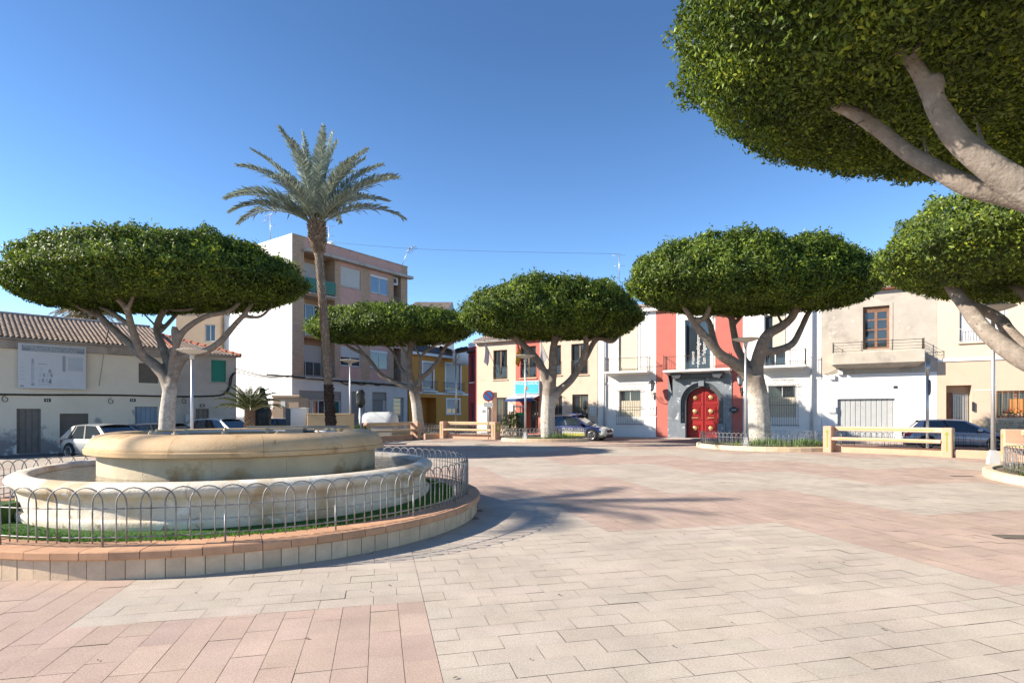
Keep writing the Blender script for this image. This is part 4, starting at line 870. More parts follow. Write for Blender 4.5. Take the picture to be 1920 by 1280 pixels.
# hoarding
q = LH.R(33, 647, 160, 729); c = LH.world((q[0]+q[1])/2, 0, 0); bd = thing('hoarding', 'large white building notice board with grey heading on the cream house', 'sign', (c.x, c.y, 0), LH.a); w = (q[1]-q[0])/2; z0, z1 = q[2], q[3]; H = z1-z0
m_sgn = M_('sign_white', (.60, .62, .66), .5, .04, 2, 0); m_sgr = M_('sign_grey_blue', (.22, .28, .34), .5, .05, 3, 0); m_slt = M_('sign_pale_blue', (.47, .52, .58), .5, .08, 3, 0); m_smd = M_('sign_mid_grey', (.33, .36, .40), .5, .08, 3, 0)
a = MB(); a.cbox(-w, w, -.22, -.165, z0, z1, .01); a.build('board', m_sgn, bd)
a = MB(); a.box(-w+.12, w-.06, -.226, -.2205, z1-.17*H, z1-.04*H); a.build('heading_band', m_sgr, bd)
fit(text('lettering', 'PRÓXIMA CONSTRUCCIÓN DE LOCALES', .16, m_sgn, bd, (.03, -.2285, z1-.075*H), (math.pi/2, 0, 0)), 1.76*w)
fit(text('lettering', 'COMERCIALES PARA OFICINAS', .16, m_sgn, bd, (.03, -.2285, z1-.135*H), (math.pi/2, 0, 0)), 1.36*w)
def sr(x0, x1, y0, y1, y=-.2255, mi=0): a.box(-w+2*w*x0, -w+2*w*x1, y, -.2205, z0+H*y0, z0+H*y1, mi)
a = MB()
sr(.72, .95, .42, .74, mi=0); sr(.635, .685, .40, .76, mi=1); sr(.18, .225, .06, .65, mi=0); sr(.19, .215, .55, .66, -.2275, 1); sr(.185, .228, .07, .11, -.2275, 1); sr(.28, .48, .08, .11, mi=0)
for i in range(9): x = .28+.05*(i % 4)+.004*i; y = .14+.12*(i//4); sr(x, x+.032, y, y+.09, -.2275, i % 2)
for i in range(5): sr(.03, .09, .2+.09*i, .206+.09*i, mi=1)
for i in range(3): sr(.55, .78, .08+.05*i, .086+.05*i, mi=0)
sr(.03, .08, .03, .07, mi=1); sr(.43, .47, .12, .18, -.2275, 1); sr(.43, .47, .36, .44, -.2275, 1); sr(.28, .41, .545, .56, mi=1)
a.build('drawings', [m_slt, m_smd], bd)
a = MB(); s, z = LH.P(112, 731); s2 = LH.P(63, 731)[0]; a.box(0, 0, 0, 0, 0, 0)
# ----- apartment block
AP = Facade((-18.2, 46.4), math.atan2(.814, .58), 'four storey brick and pink apartment block with blank white side wall', 'apartment_block')
m_brick = brickify(mat('tan_brick', (.46, .285, .175), .9, .18, 3, .2, 60), .26, .085, (.50, .43, .36), .010, (.36, .215, .13))
m_pink = M_('dusty_pink_render', (.50, .295, .25), .9, .08, 1.5, .2, 40, stain=((.42, .26, .23), .55, .75, .8, None))
m_gfl = M_('grey_shopfront_render', (.58, .55, .525), .9, .08, 1.2, .2, 30, stain=((.48, .455, .43), .55, .75, .9, None))
m_alu = M_('white_aluminium', (.55, .55, .56), .45, .04, 3, 0); m_blind = ribs(mat('white_roller_blind', (.50, .48, .46), .6, .05, 3, 0), 2, .07, .012, dark=.85)
zb = AP.P(548, 704)[1]; zt = AP.P(548, 460)[1]; zp = AP.P(548, 439)[1]; xe = AP.X(764); fh = (zt-zb)/3; K = fh/2.95
C = [AP.X(u) for u in (548, 570, 628, 638, 677, 694, 729, 738, 752, 764)]   # brick, recess, brick, pink window, brick, pink window, brick, recess, brick
holes = []
for i in range(3):
    b = zb+fh*i
    holes += [(C[1], C[2], b+.02*K, b+fh-.25, 1.5), (C[7], C[8], b+.02*K, b+fh-.25, 1.3), (C[3]+.05, C[4]-.05, b+.98*K, b+2.42*K, .16), (C[5]+.05, C[6]-.05, b+.98*K, b+2.42*K, .16)]
gh = [AP.R(561, 733, 640, 800), AP.R(658, 734, 684, 800), AP.R(698, 735, 725, 800), AP.R(738, 745, 757, 800)]
gh = [(q[0], q[1], -.05, q[3], .3) for q in gh]
def azone(x, z):
    if z < zb: return 2
    if z > zt: return 1 if not (x < C[1] or x > C[8]) else 0
    for i, k in enumerate((0, 1, 0, 1, 0, 1, 0, 1, 0)):
        if C[i] <= x <= C[i+1]: return k if i not in (1, 7) else 1
    return 0
wall(AP, 0, xe, -.2, zp, holes+gh, [m_brick, m_pink, m_gfl], azone, xs=C, zs=[zb, zt], back=13)
a = MB(); a.box(-.06, -.004, -.02, 13, -.2, zp+.06); a.build('side_wall', M_('blank_white_wall', (.82, .80, .76), .9, .04, 1, .2, 25, stain=((.68, .66, .62), .62, .76, 1.3, None)), AP.t)
a = MB(); a.cbox(C[1]-.1, xe+.35, -.55, -.004, zt-.28, zt-.02, .03); a.build('eave_slab', m_conc, AP.t); a = MB(); a.cbox(-.05, xe+.03, -.10, -.003, zb-.25, zb-.02, .03); a.build('cornice', m_conc, AP.t)
a = MB(); a.cbox(-.05, xe+.05, -.06, .25, zp, zp+.10, .03); a.build('parapet_cap', m_conc, AP.t)
m_gscreen = M_('green_balcony_screen', (.01, .15, .11), .6, .1, 5, .1)
m_railg = M_('grey_rail', (.25, .27, .26), .5, .1, 5)
for i in range(3):
    b = zb+fh*i; top = i == 2
    window(AP, C[1]+.3, C[2]-.4, b+.12*K, b+2.35*K, 1.48, m_alu, None, 3, 1)
    if i != 1: panel(AP, C[1]+.34, C[2]-.44, b+1.15*K, b+2.3*K, 1.42, m_blind, 'roller_blind')
    a = MB(); a.cbox(C[1]-.02, C[2]+.02, -.25, -.004, b-.16, b-.002, .02); a.build('balcony_slab', m_conc, AP.t)
    bar_rail(AP, C[1]+.05, C[2]-.05, b+.1*K, b+1.0*K, -.18, m_railg)
    if top: panel(AP, C[1]+.05, C[2]-.05, b+.12*K, b+.98*K, -.15, m_gscreen, 'balcony_screen')
    for (p, q, st) in ((C[3], C[4], 0), (C[5], C[6], 1)):
        o = window(AP, p+.05, q-.05, b+.98*K, b+2.42*K, .14, m_alu, m_glassb if (top and st) else None, 2, 1, .07)
        if st == 0:
            panel(AP, p+.1, q-.1, b+(1.05 if top else 1.62)*K, b+2.36*K, .10, m_blind, 'roller_blind')
        else: panel(AP, p+.08, q-.08, b+2.2*K, b+2.40*K, .08, m_alu, 'blind_box')
        a = MB(); a.cbox(p, q, -.06, .03, b+.90*K, b+.975*K, .015); a.build('sill', m_conc, o)
    window(AP, C[7]+.1, C[8]-.1, b+.12*K, b+2.2*K, 1.28, m_alu, m_glassb if top else None, 2, 1)
    bar_rail(AP, C[7]+.04, C[8]-.04, b+.1*K, b+1.0*K, .03, m_railg)
a = MB(); a.cbox(C[7]+.06, C[7]+.85, .25, .6, zb+fh*2+2.05*K, zb+fh*2+2.7*K, .03); o = a.build('air_conditioner', m_alu, AP.t); a = MB(); a.box(C[7]+.2, C[7]+.6, .24, .2495, zb+fh*2+2.2*K, zb+fh*2+2.55*K); a.build('fan_grille', m_dark, o)
q = gh[0]; zw = q[3]; panel(AP, q[0], q[1], zw-.75, zw-.02, .12, M_('shop_fascia', (.26, .235, .215), .7, .08, 3), 'shop_fascia')
window(AP, q[0], q[0]+(q[1]-q[0])*.3, -.04, zw-.76, .26, m_alu, None, 1, 1, .1); window(AP, q[0]+(q[1]-q[0])*.31, q[0]+(q[1]-q[0])*.63, -.04, zw-.76, .26, m_alu, None, 2, 1, .1, 'shop_door'); window(AP, q[0]+(q[1]-q[0])*.64, q[1], -.04, zw-.76, .26, m_alu, M_('teal_glass', (.03, .13, .13), .1, .1, 2, 0), 2, 1, .1)
m_shop = ribs(mat('shop_shutter', (.25, .23, .225), .6, .06, 3, 0), 2, .09, .01)
for q in gh[1:3]: panel(AP, q[0], q[1], q[3]-.75, q[3]-.02, .14, M_('shop_box', (.26, .24, .22), .7, .08, 3), 'shutter_box'); panel(AP, q[0]+.06, q[1]-.3, -.04, q[3]-.76, .26, m_shop, 'roller_shutter'); panel(AP, q[1]-.29, q[1]-.02, -.04, q[3]-.76, .24, m_alu, 'shop_jamb')
q = gh[3]; window(AP, q[0], q[1]-.15, -.04, q[3], .22, m_alu, None, 1, 8, .1, 'entrance_door')
cable(fpts(AP, [(500, 702), (548, 706), (600, 711), (650, 715), (700, 719), (740, 722), (765, 724)], -.14), .07, 'thick black cable under the cornice of the apartment block')
cable(fpts(AP, [(635, 713), (650, 721), (665, 718), (680, 721), (695, 717), (707, 722), (720, 719)], -.1), .045, 'sagging black cable loop on the apartment block')
p = LH.world(LH.P(440, 698)[0], -.1, LH.P(440, 698)[1]); q = AP.world(0, -.1, AP.P(548, 706)[1])
for i, dz in enumerate((0, .12, .22)): mdl = p.lerp(q, .5)-Vector((0, 0, .22+.05*i)); cable([p+Vector((0, 0, dz)), mdl+Vector((0, 0, dz)), q+Vector((0, 0, dz*.7))], .024, ['lowest', 'middle', 'top'][i]+' of three thick black cables over the gap beside the white wall')
for i, (v0, v1) in enumerate(((648, 661), (668, 682))):
    z0_ = LH.P(440, v0)[1]; z1_ = AP.P(548, v1)[1]; cable([Vector((p.x, p.y, z0_)), Vector(((p.x+q.x)/2, (p.y+q.y)/2, (z0_+z1_)/2-.1)), Vector((q.x, q.y, z1_))], .012, ['upper', 'lower'][i]+' thin wire crossing the blank white wall of the apartment block')
# roof aerials
def aerial(u, vb, vt, Y, kind, label, tilt=0.):
    b = wpt(u, vb, Y); h = (vb-vt)/F*Y; t = thing('roof_aerial', label, 'aerial', b, 0, 'aerials and dishes on the roofs'); a = MB(); a.tube([(0, 0, -.3), (tilt*h, 0, h)], .03, 6); a.build('mast', m_metal, t, True)
    a = MB()
    if kind == 0:
        a.tube([(-.55, .2, h-.02), (.75, -.3, h+.22)], .018, 5); a.tube([(-.7, .1, h-.5), (-.1, 0, h-.3)], .018, 5); a.tube([(-.1, .0, h*.55), (.5, -.2, h*.6)], .015, 5)
        for i in range(7): x = -.5+.19*i; a.tube([(x, .2-.07*i, h-.22+.032*i), (x, .2-.07*i, h+.2+.032*i)], .01, 4)
        for i in range(3): a.tube([(-.7+.15*i, .1, h-.7+.05*i), (-.7+.15*i, .1, h-.3+.05*i)], .012, 4)
    elif kind == 1:
        for i in range(6): a.tube([(tilt*h-.35+.14*i, 0, h-.4+.1*i), (tilt*h-.05+.14*i, .1, h-.7+.1*i)], .02, 4)
        a.tube([(tilt*h-.4, 0, h-.55), (tilt*h+.45, 0, h+.05)], .03, 5)
        for i in range(4): a.tube([(tilt*h-.1+.1*i, -.3, h-.3+.1*i), (tilt*h-.1+.1*i, .3, h-.3+.1*i)], .02, 4)
    else: a.tube([(-.5, 0, h-.05), (.5, 0, h)], .015, 5); a.tube([(-.4, 0, h*.5), (.45, 0, h*.52)], .015, 5)
    a.build('antenna', m_metal, t, True)
aerial(507, 452, 404, 48.8, 0, 'television aerial on the roof above the blank white wall'); aerial(752, 494, 462, 55.5, 1, 'leaning bracket aerial at the right end of the apartment roof', .55); aerial(617, 462, 424, 50, 2, 'thin aerial on the apartment roof right of the palm trunk')
aerial(1161, 520, 478, 44, 2, 'thin white mast behind the ficus crowns by the police station')
b = wpt(620, 458, 50); t = thing('satellite_dish', 'small white satellite dish on the apartment roof right of the palm', 'satellite dish', b, 0, 'aerials and dishes on the roofs'); a = MB(); a.lathe([(0, .08), (.2, .05), (.36, -.03)], 16); o = a.build('dish', m_white, t, True); o.rotation_euler = (1.2, .4, 0); a = MB(); a.cyl(0, .05, -.6, 0, .03, 6); a.build('mast', m_metal, t)
p0 = wpt(628, 455, 50); p1 = wpt(1163, 476, 44); cable([p0, p0.lerp(p1, .3)-Vector((0, 0, .25)), p0.lerp(p1, .6)-Vector((0, 0, .2)), p1], .010, 'long thin wire crossing the sky above the ficus crowns')
# ----- orange house
OH = Facade((-10.62, 57), math.atan2(.814, .58), 'two storey ochre orange house behind the ficus and floodlight', 'orange_house', 'house')
m_ora = M_('ochre_orange_render', (.56, .255, .055), .9, .07, 1.5, .2, 40); m_roofd = M_('dark_roof_tile', (.10, .085, .08), .8, .2, 4, .3, 30)
xe = OH.X(886); ze = OH.P(878, 676)[1]; xs0 = .15
ho = [OH.R(836, 683, 863, 731), OH.R(793, 680, 812, 729), OH.R(838, 749, 861, 775), OH.R(786, 745, 818, 800)]; ho[3] = (ho[3][0], ho[3][1], -.1, ho[3][3])
wall(OH, xs0, xe, -.2, ze, [(*ho[0], .2), (*ho[1], .2), (*ho[2], .2), (*ho[3], 1.2)], [m_ora], back=9)
for q in ho[:3]: window(OH, q[0], q[1], q[2], q[3], .18, m_alu, None, 2, 1, .08); panel(OH, q[0]+.1, q[1]-.1, q[2]+(q[3]-q[2])*(.35 if q is ho[2] else .1), q[3]-.08, .12, m_blind, 'roller_blind')
for q in ho[:3]:
    a = MB(); f_ = .18
    a.box(q[0]-f_, q[0]-.003, -.04, .02, q[2], q[3]+f_); a.box(q[1]+.003, q[1]+f_, -.04, .02, q[2], q[3]+f_); a.box(q[0]-.002, q[1]+.002, -.04, .02, q[3]+.003, q[3]+f_); a.cbox(q[0]-.25, q[1]+.25, -.12, .02, q[2]-.14, q[2]-.004, .02); a.build('window_surround', m_white, OH.t)
for q in ho[:2]: balcony(OH, q[0]-.3, q[1]+.3, q[2]-.18, .45, m_white, M_('blue_grey_rail', (.06, .07, .10), .5, .1, 5), .95, .14)
a = MB(); s, z = OH.P(840, 738); a.cbox(xs0, xe+.02, -.08, -.003, z-.12, z+.10, .02); a.build('string_course', m_white, OH.t); a = MB(); a.cbox(xs0-.05, xe+.4, -.5, -.003, ze-.05, ze+.22, .03); a.build('cornice', m_white, OH.t)
tile_roof(OH, xs0, xe+.4, -.5, 4, ze+.23, ze+1.7, m_roofd)
panel(OH, ho[3][0]+.3, ho[3][0]+1.4, -.1, 2.2, 1.15, M_('navy_door', (.02, .03, .07), .5, .1, 4), 'door')
b = wpt(866, 668, 61); t = thing('roof_tank', 'white humped water tank on the orange house roof', 'water tank', (b.x, b.y, b.z)); a = MB(); a.lathe([(0, .95), (.5, .9), (.85, .7), (1.0, .3), (1.0, -.9), (0, -.9)], 20); o = a.build('tank', m_white, t, True); a = MB(); a.cyl(0, 0, .94, 1.02, .2, 12); a.build('lid', m_white, t)
# ----- police station
PS = Facade(FO, math.atan2(-.502, .865), 'two storey cream police station with red entrance bay and blue sign', 'police_station')
m_pcream = M_('pale_peach_render', (.61, .48, .375), .9, .06, 1.2, .2, 40, stain=((.48, .37, .28), .60, .78, .7, None)); m_red = M_('coral_red_render', (.47, .145, .115), .9, .06, 1.5, .2, 40); m_dred = M_('crimson_render', (.30, .05, .06), .85, .06, 1.5, .2, 40)
m_wood = M_('brown_window_frame', (.22, .145, .085), .6, .12, 5, .05)
x0, x1 = PS.X(894), PS.X(1120); ze = PS.P(930, 638)[1]; xr0, xr1 = PS.X(967), PS.X(1012)
hp = [PS.R(925, 656, 951, 711), PS.R(976, 649, 1005, 708), PS.R(1031, 647, 1052, 703), PS.R(1071, 644, 1102, 702), PS.R(929, 745, 952, 800), PS.R(1036, 741, 1054, 785), PS.R(1073, 739, 1103, 790)]
dr = PS.R(979, 745, 1009, 820); dr = (dr[0], dr[1], 0.02, dr[3])
wall(PS, x0, x1, -.2, ze, [(*q, .2) for q in hp]+[(*dr, .9)], [m_pcream, m_red], lambda x, z: 1 if xr0 < x < xr1 else 0, xs=[xr0, xr1])
for i, q in enumerate(hp):
    window(PS, *q, .18, m_wood, None, 2, 1, .09)
    if i < 4: bar_rail(PS, q[0], q[1], q[2]+.12, q[2]+(q[3]-q[2])*.45, -.03)
    else: grille(PS, q[0]+.03, q[1]-.03, q[2]+.02, q[3]-.03, .03, None, .13)
    a = MB(); a.cbox(q[0]-.1, q[1]+.1, -.08, -.003, q[2]-.09, q[2]-.01, .015); a.build('sill', m_pcream, PS.t)
window(PS, dr[0]+.3, dr[1], .02, dr[3], .85, m_wood, None, 2, 2, .1, 'entrance_door')
tile_roof(PS, x0-.15, x1, -.4, 3.5, ze+.02, ze+1.3, m_tile)
a = MB(); a.cbox(x0-.2, x1, -.35, -.003, ze-.16, ze, .03); a.build('eave', m_conc, PS.t)
# chamfered side bay
cw = PS.world(x0, 0); cl = Vector((-.5, .87)).normalized(); L = 1.7; sb = MB(); e1 = Vector((cw.x, cw.y))+cl*L
ch = Facade((e1.x, e1.y), math.atan2(-cl.y, -cl.x), 'narrow crimson corner wing at the left of the police station', 'corner_wing'); hq = [(.45, 1.2, PS.P(894, 715)[1], PS.P(894, 662)[1]), (.45, 1.2, .6, 2.6)]
wall(ch, 0, L-.01, -.2, ze+.05, [(*q, .18) for q in hq], [m_dred, m_white], lambda x, z: 1 if z > ze-.35 else 0, zs=[ze-.35], back=3)
for q in hq: window(ch, *q, .16, m_dred, None, 1, 1)
a = MB(); a.cbox(.3, 1.35, -.35, -.003, hq[0][3]+.1, hq[0][3]+.32, .05); a.build('window_hood', m_dark, ch.t); a = MB(); a.cbox(.35, 1.3, -.1, -.003, hq[0][2]-.1, hq[0][2]-.01, .01); a.build('sill', m_white, ch.t)
# sign, awning, notices, cabinets
q = PS.R(967.5, 714, 1013.5, 739); c = PS.world((q[0]+q[1])/2, 0); sg = thing('police_sign', 'light blue sign with white heading above the police station awning', 'sign', (c.x, c.y, 0), PS.a); w = (q[1]-q[0])/2; z0, z1 = q[2], q[3]
a = MB(); a.cbox(-w, w, -.24, -.02, z0, z1, .02); a.build('sign_box', m_alu, sg); m_cyan = M_('sign_blue', (.06, .40, .68), .4, .03, 2, 0)
a = MB(); a.box(-w+.06, w-.06, -.246, -.2405, z0+.06, z1-.06); a.build('sign_face', m_cyan, sg)
o = text('lettering', 'POLICIA LOCAL', .27, m_white, sg, (0, -.249, z1-.22), (math.pi/2, 0, 0)); fit(o, 1.8*w)
o = text('lettering', 'san fulgencio', .09, m_white, sg, (.05, -.249, z0+.13), (math.pi/2, 0, 0))
a = MB(); zc = (z0+z1)/2-.07; a.disc_y(0, -.246, zc, .17, 20, 0, .006); a.disc_y(0, -.2525, zc-.01, .12, 16, 1, .005)
st = [(.085*(1 if i % 2 == 0 else .45)*math.sin(math.pi*i/5), zc-.02+.085*(1 if i % 2 == 0 else .45)*math.cos(math.pi*i/5)) for i in range(10)]; a.prism_y(st[::-1], -.262, -.258, 2)
a.build('badge', [M_('badge_grey', (.20, .18, .17), .5), M_('badge_gold', (.40, .26, .13), .5), M_('badge_red', (.25, .05, .03), .5)], sg)
q = PS.R(963, 739, 1014, 741); za = PS.P(990, 739.5)[1]; zb_ = PS.P(990, 748)[1]; c = PS.world((q[0]+q[1])/2, 0); aw = thing('awning', 'white awning with blue edge over the police station door', 'awning', (c.x, c.y, 0), PS.a); w = (q[1]-q[0])/2
a = MB(); P_ = [(-.04, za), (-1.35, zb_)]; m_aw = ribs(mat('awning_cloth', (.66, .67, .70), .8, .05, 3, 0), 0, .3, .004, dark=.8)
a.add([(-w, -.04, za), (w, -.04, za), (w, -1.35, zb_), (-w, -1.35, zb_), (-w, -.04, za-.03), (w, -.04, za-.03), (w, -1.35, zb_-.03), (-w, -1.35, zb_-.03)], [(0, 3, 2, 1), (4, 5, 6, 7), (0, 4, 7, 3), (1, 2, 6, 5)]); a.build('cloth', m_aw, aw)
m_awb = M_('awning_blue', (.04, .075, .22), .7, .08, 3); a = MB(); a.box(-w, w, -1.375, -1.352, zb_-.22, zb_+.01); a.build('valance', m_awb, aw); a = MB(); a.tube([(-w+.05, -1.33, zb_-.05), (-w+.05, -.02, zb_-.35)], .02, 6); a.tube([(w-.05, -1.33, zb_-.05), (w-.05, -.02, zb_-.35)], .02, 6); a.build('arm', m_metal, aw)
def wallbox(fc, u0, v0, u1, v1, name, label, cat, m, d=.2, zmin=None, extra=None, grp=None):
    q = fc.R(u0, v0, u1, v1); c = fc.world((q[0]+q[1])/2, 0); t = thing(name, label, cat, (c.x, c.y, 0), fc.a, grp); w = (q[1]-q[0])/2; z0 = q[2] if zmin is None else zmin
    a = MB(); a.cbox(-w, w, -d, -.004, z0, q[3], .015); a.build('case', m, t); a = MB()
    h = q[3]-z0
    if extra == 'doors':
        a.box(-w+.03, w-.03, -d-.006, -d-.001, z0+.03, z0+h*.52); a.box(-w+.03, w-.03, -d-.006, -d-.001, z0+h*.56, q[3]-.03); a.build('doors', m, t); a = MB(); a.box(-w*.1, w*.22, -d-.01, -d-.0065, q[3]-h*.25, q[3]-h*.14); a.box(w*.35, w*.65, -d-.01, -d-.0065, q[3]-h*.25, q[3]-h*.14); a.build('meter_window', m_dark, t)
    elif extra == 'meters':
        for x in (-.5, .25): a.box(x*w, (x+.35)*w, -d-.006, -d-.001, q[3]-h*.4, q[3]-h*.15)
        a.build('meter_window', m_smd, t)
    elif extra == 'notice':
        for i in range(3):
            for j in range(2): a.box(-w*.8+w*.9*j, -w*.1+w*.9*j, -d-.004, -d-.001, z0+h*(.06+.31*i), z0+h*(.30+.31*i))
        a.build('sheets', m_slt, t)
    return t
wallbox(PS, 901, 761, 917, 792, 'meter_cabinet', 'white two door meter cabinet at the left corner of the police station', 'cabinet', m_white, .3, zmin=.02, extra='doors')
wallbox(PS, 954, 758, 963, 772, 'notice_box', 'small white notice box left of the police station door', 'notice', m_white, .1, extra='meters')
wallbox(PS, 1107, 760, 1117, 778, 'notice_board', 'pale notice board at the right end of the police station', 'notice', m_white, .06, extra='notice')
# flags
def flag(u, v, u2, v2, cols, label):
    s0, z0 = PS.P(u, v); s1, z1 = PS.P(u2, v2); c = PS.world(s0, 0, z0); t = thing('wall_flag', label, 'flag', c, PS.a, 'flags on the police station')
    a = MB(); tip = (s1-s0, -.9, z1-z0); a.tube([(0, 0, 0), tip], .022, 6); a.lathe([(0, -.05), (.04, 0), (0, .06)], 8, c=tip); a.build('flag_pole', m_dark, t, True)
    a = MB(); T = Vector(tip); n = 10
    for k, (mi, f0, f1) in enumerate(cols):
        for i in range(n):
            for (j0, j1) in ((i/n, (i+1)/n),):
                def pt(f, g):
                    b_ = T.lerp(Vector((0, 0, 0)), .03+.5*f*(1-.45*g)); return (b_.x-.16*g*(1-f*.3)+.05*math.sin(9*f+3*g), b_.y+.10*math.sin(11*f+2.5*g), b_.z-1.75*g*(1-.25*f))
                a.quad(pt(f0, j0), pt(f1, j0), pt(f1, j1), pt(f0, j1), k)
    a.build('flag_cloth', [c_[0] for c_ in cols], t, True)
m_fw = M_('flag_white', (.68, .64, .62), .8, .05, 3, 0); m_fr = M_('flag_red', (.50, .05, .03), .8, .08, 3, 0); m_fy = M_('flag_yellow', (.65, .36, .03), .8, .08, 3, 0); m_fp = M_('flag_pink', (.60, .42, .40), .8, .08, 3, 0)
flag(934, 700, 919, 640, [(m_fw, 0, .6), (m_fp, .6, 1)], 'pale faded flag hanging left of the first police station window')
flag(989, 700, 979, 640, [(m_fr, 0, .27), (m_fy, .27, .73), (m_fr, .73, 1)], 'red and yellow striped flag on the red bay of the police station')
flag(1040, 700, 1022, 640, [(m_fw, 0, .5), (m_fw, .5, 1)], 'pale flag half hidden by the trunk on the police station')
# ----- museum
MU = Facade(FO, PS.a, 'white and red museum with arched red door in a grey marble portal', 'museum')
m_mw = M_('bright_white_render', (.80, .77, .73), .88, .04, 1, .15, 40, stain=((.66, .63, .59), .62, .8, .8, None)); m_marb = M_('grey_marble', (.18, .20, .225), .35, .2, 1.6, .05, 40, stain=((.50, .52, .54), .60, .64, 2.6, None)); m_mdark = M_('dark_marble', (.075, .08, .085), .35, .25, 2, .05, 40, stain=((.3, .31, .32), .63, .66, 3., None))
x0, x1 = MU.X(1121), MU.X(1540); zt = 9.3; xr0, xr1 = MU.X(1230), MU.X(1393); xw0, xw1 = MU.X(1268), MU.X(1341)
up = [MU.R(1160, 598, 1196, 696), MU.R(1284, 598, 1332, 692), MU.R(1433, 590, 1474, 686)]; lo = [MU.R(1161, 732, 1201, 793), MU.R(1441, 723, 1492, 795)]
zc = MU.P(1310, 697)[1]; ar = MU.R(1286, 726, 1346, 822); ax0, ax1, az1 = ar[0], ar[1], ar[3]; rad = (ax1-ax0)/2; acx = (ax0+ax1)/2; asp = az1-rad
xm0, xm1 = MU.X(1252.5), MU.X(1372.5)
doorh = (ax0-.36, ax1+.36, -.04, az1+.36, .004)
def mzone(x, z):
    if xw0 < x < xw1 and z > zc: return 0
    return 1 if xr0 < x < xr1 else 0
wall(MU, x0, x1, -.2, zt, [(*q, .22) for q in up+lo]+[(xm0, xm1, -.1, zc-.1, .75)], [m_mw, m_red], mzone, xs=[xr0, xr1, xw0, xw1], zs=[zc])
# portal: marble slab with arched opening
def arch_slab(xa, xb, z0, z1, cx, r, zs, y0, y1, m, name, n=16, parent=None):
    a = MB(); P = [(cx-r, z0)]+[(cx-r*math.cos(math.pi*i/n), zs+r*math.sin(math.pi*i/n)) for i in range(n+1)]+[(cx+r, z0)]
    out = []
    for (x, z) in P:
        if z <= zs: out.append((xa if x < cx else xb, z))
        else:
            dx, dz = x-cx, z-zs; k = min((xb-cx)/abs(dx) if abs(dx) > 1e-6 else 1e9, (z1-zs)/dz); out.append((cx+dx*k, zs+dz*k))
    for i in range(len(P)-1):
        a.quad((*[out[i][0]], y0, out[i][1]), (P[i][0], y0, P[i][1]), (P[i+1][0], y0, P[i+1][1]), (out[i+1][0], y0, out[i+1][1])); a.quad((P[i][0], y0, P[i][1]), (P[i][0], y1, P[i][1]), (P[i+1][0], y1, P[i+1][1]), (P[i+1][0], y0, P[i+1][1]))
        if out[i][0] != out[i+1][0] and out[i][1] != out[i+1][1]:
            k = (xa if out[i][0] < cx and out[i+1][0] <= cx else xb, z1); a.add([(out[i][0], y0, out[i][1]), (out[i+1][0], y0, out[i+1][1]), (k[0], y0, k[1])], [(0, 1, 2)])
    a.quad((xa, y0, z0), (xa, y0, z1), (xa, y1, z1), (xa, y1, z0)); a.quad((xb, y0, z0), (xb, y1, z0), (xb, y1, z1), (xb, y0, z1)); a.quad((xa, y0, z1), (xb, y0, z1), (xb, y1, z1), (xa, y1, z1))
    return a.build(name, m, parent or MU.t)
arch_slab(xm0+.003, xm1-.003, -.1, zc-.105, acx, rad+.36, asp, -.05, .12, m_marb, 'portal_slab')
arch_slab(acx-rad-.37, acx+rad+.37, -.1, asp+rad+.37, acx, rad+.2, asp, .10, .2, m_mdark, 'portal_moulding'); arch_slab(acx-rad-.25, acx+rad+.25, -.1, asp+rad+.25, acx, rad+.02, asp, .17, .7, m_mdark, 'portal_reveal')
a = MB()
for s in (-1, 1): xq = acx+s*(rad+.25); a = MB(); a.cbox(xq-.26, xq+.26, -.16, .3, -.06, .98, .02); a.build('portal_plinth', m_marb, MU.t)
a = MB(); a.cbox(acx-.2, acx+.2, -.12, .2, az1+.05, zc-.22, .04); a.build('keystone', m_marb, MU.t)
m_rdoor = M_('red_painted_door', (.30, .016, .014), .45, .08, 4, .05); m_brass = M_('brass_boss', (.62, .38, .17), .35, .1, 6, .05, metal=.6)
a = MB(); n = 16; Y = .48
poly = [(ax0, -.03)]+[(acx-rad*math.cos(math.pi*i/n), asp+rad*math.sin(math.pi*i/n)) for i in range(n+1)]+[(ax1, -.03)]; a.prism_y(poly[::-1], Y, Y+.06); dd = a.build('door', m_rdoor, MU.t)
a = MB(); H = az1
for s in (-1, 1):
    xc = acx+s*rad*.5
    for (za, zb2, mm) in ((.10, .27, .0), (.32, .46, .0), (.50, .70, .0)):
        pass
    for (z_, hh) in ((.18*H, .3), (.52*H, .42), (.80*H, .27)):
        for (w_, t_) in ((.34, .03), (.25, .045)):
            h_ = hh*(w_/.34); e_ = .035
            a.box(xc-w_, xc+w_, Y-t_, Y-.001, z_-h_, z_-h_+e_); a.box(xc-w_, xc+w_, Y-t_, Y-.001, z_+h_-e_, z_+h_); a.box(xc-w_, xc-w_+e_, Y-t_+.003, Y-.001, z_-h_+e_, z_+h_-e_); a.box(xc+w_-e_, xc+w_, Y-t_+.003, Y-.001, z_-h_+e_, z_+h_-e_)
    a.box(xc-.42, xc+.42, Y-.04, Y-.001, .345*H, .365*H); a.box(xc-.42, xc+.42, Y-.04, Y-.001, .665*H, .685*H)
a.box(acx-.035, acx+.035, Y-.05, Y-.001, 0, H-.12); a.build('door_panelling', m_rdoor, dd)
for s in (-1, 1):
    for z_ in (.18*H, .52*H, .80*H): a = MB(); xc = acx+s*rad*.5; a.tube([(xc, Y-.02, z_), (xc, Y-.07, z_), (xc, Y-.10, z_)], [.155, .15, .08], 18); a.build('brass_boss', m_brass, dd, auto=40)
    a = MB(); xc = acx+s*rad*.5; a.box(xc-.22, xc+.22, Y-.075, Y-.042, .385*H, .40*H); a.build('letter_slot', m_brass, dd)
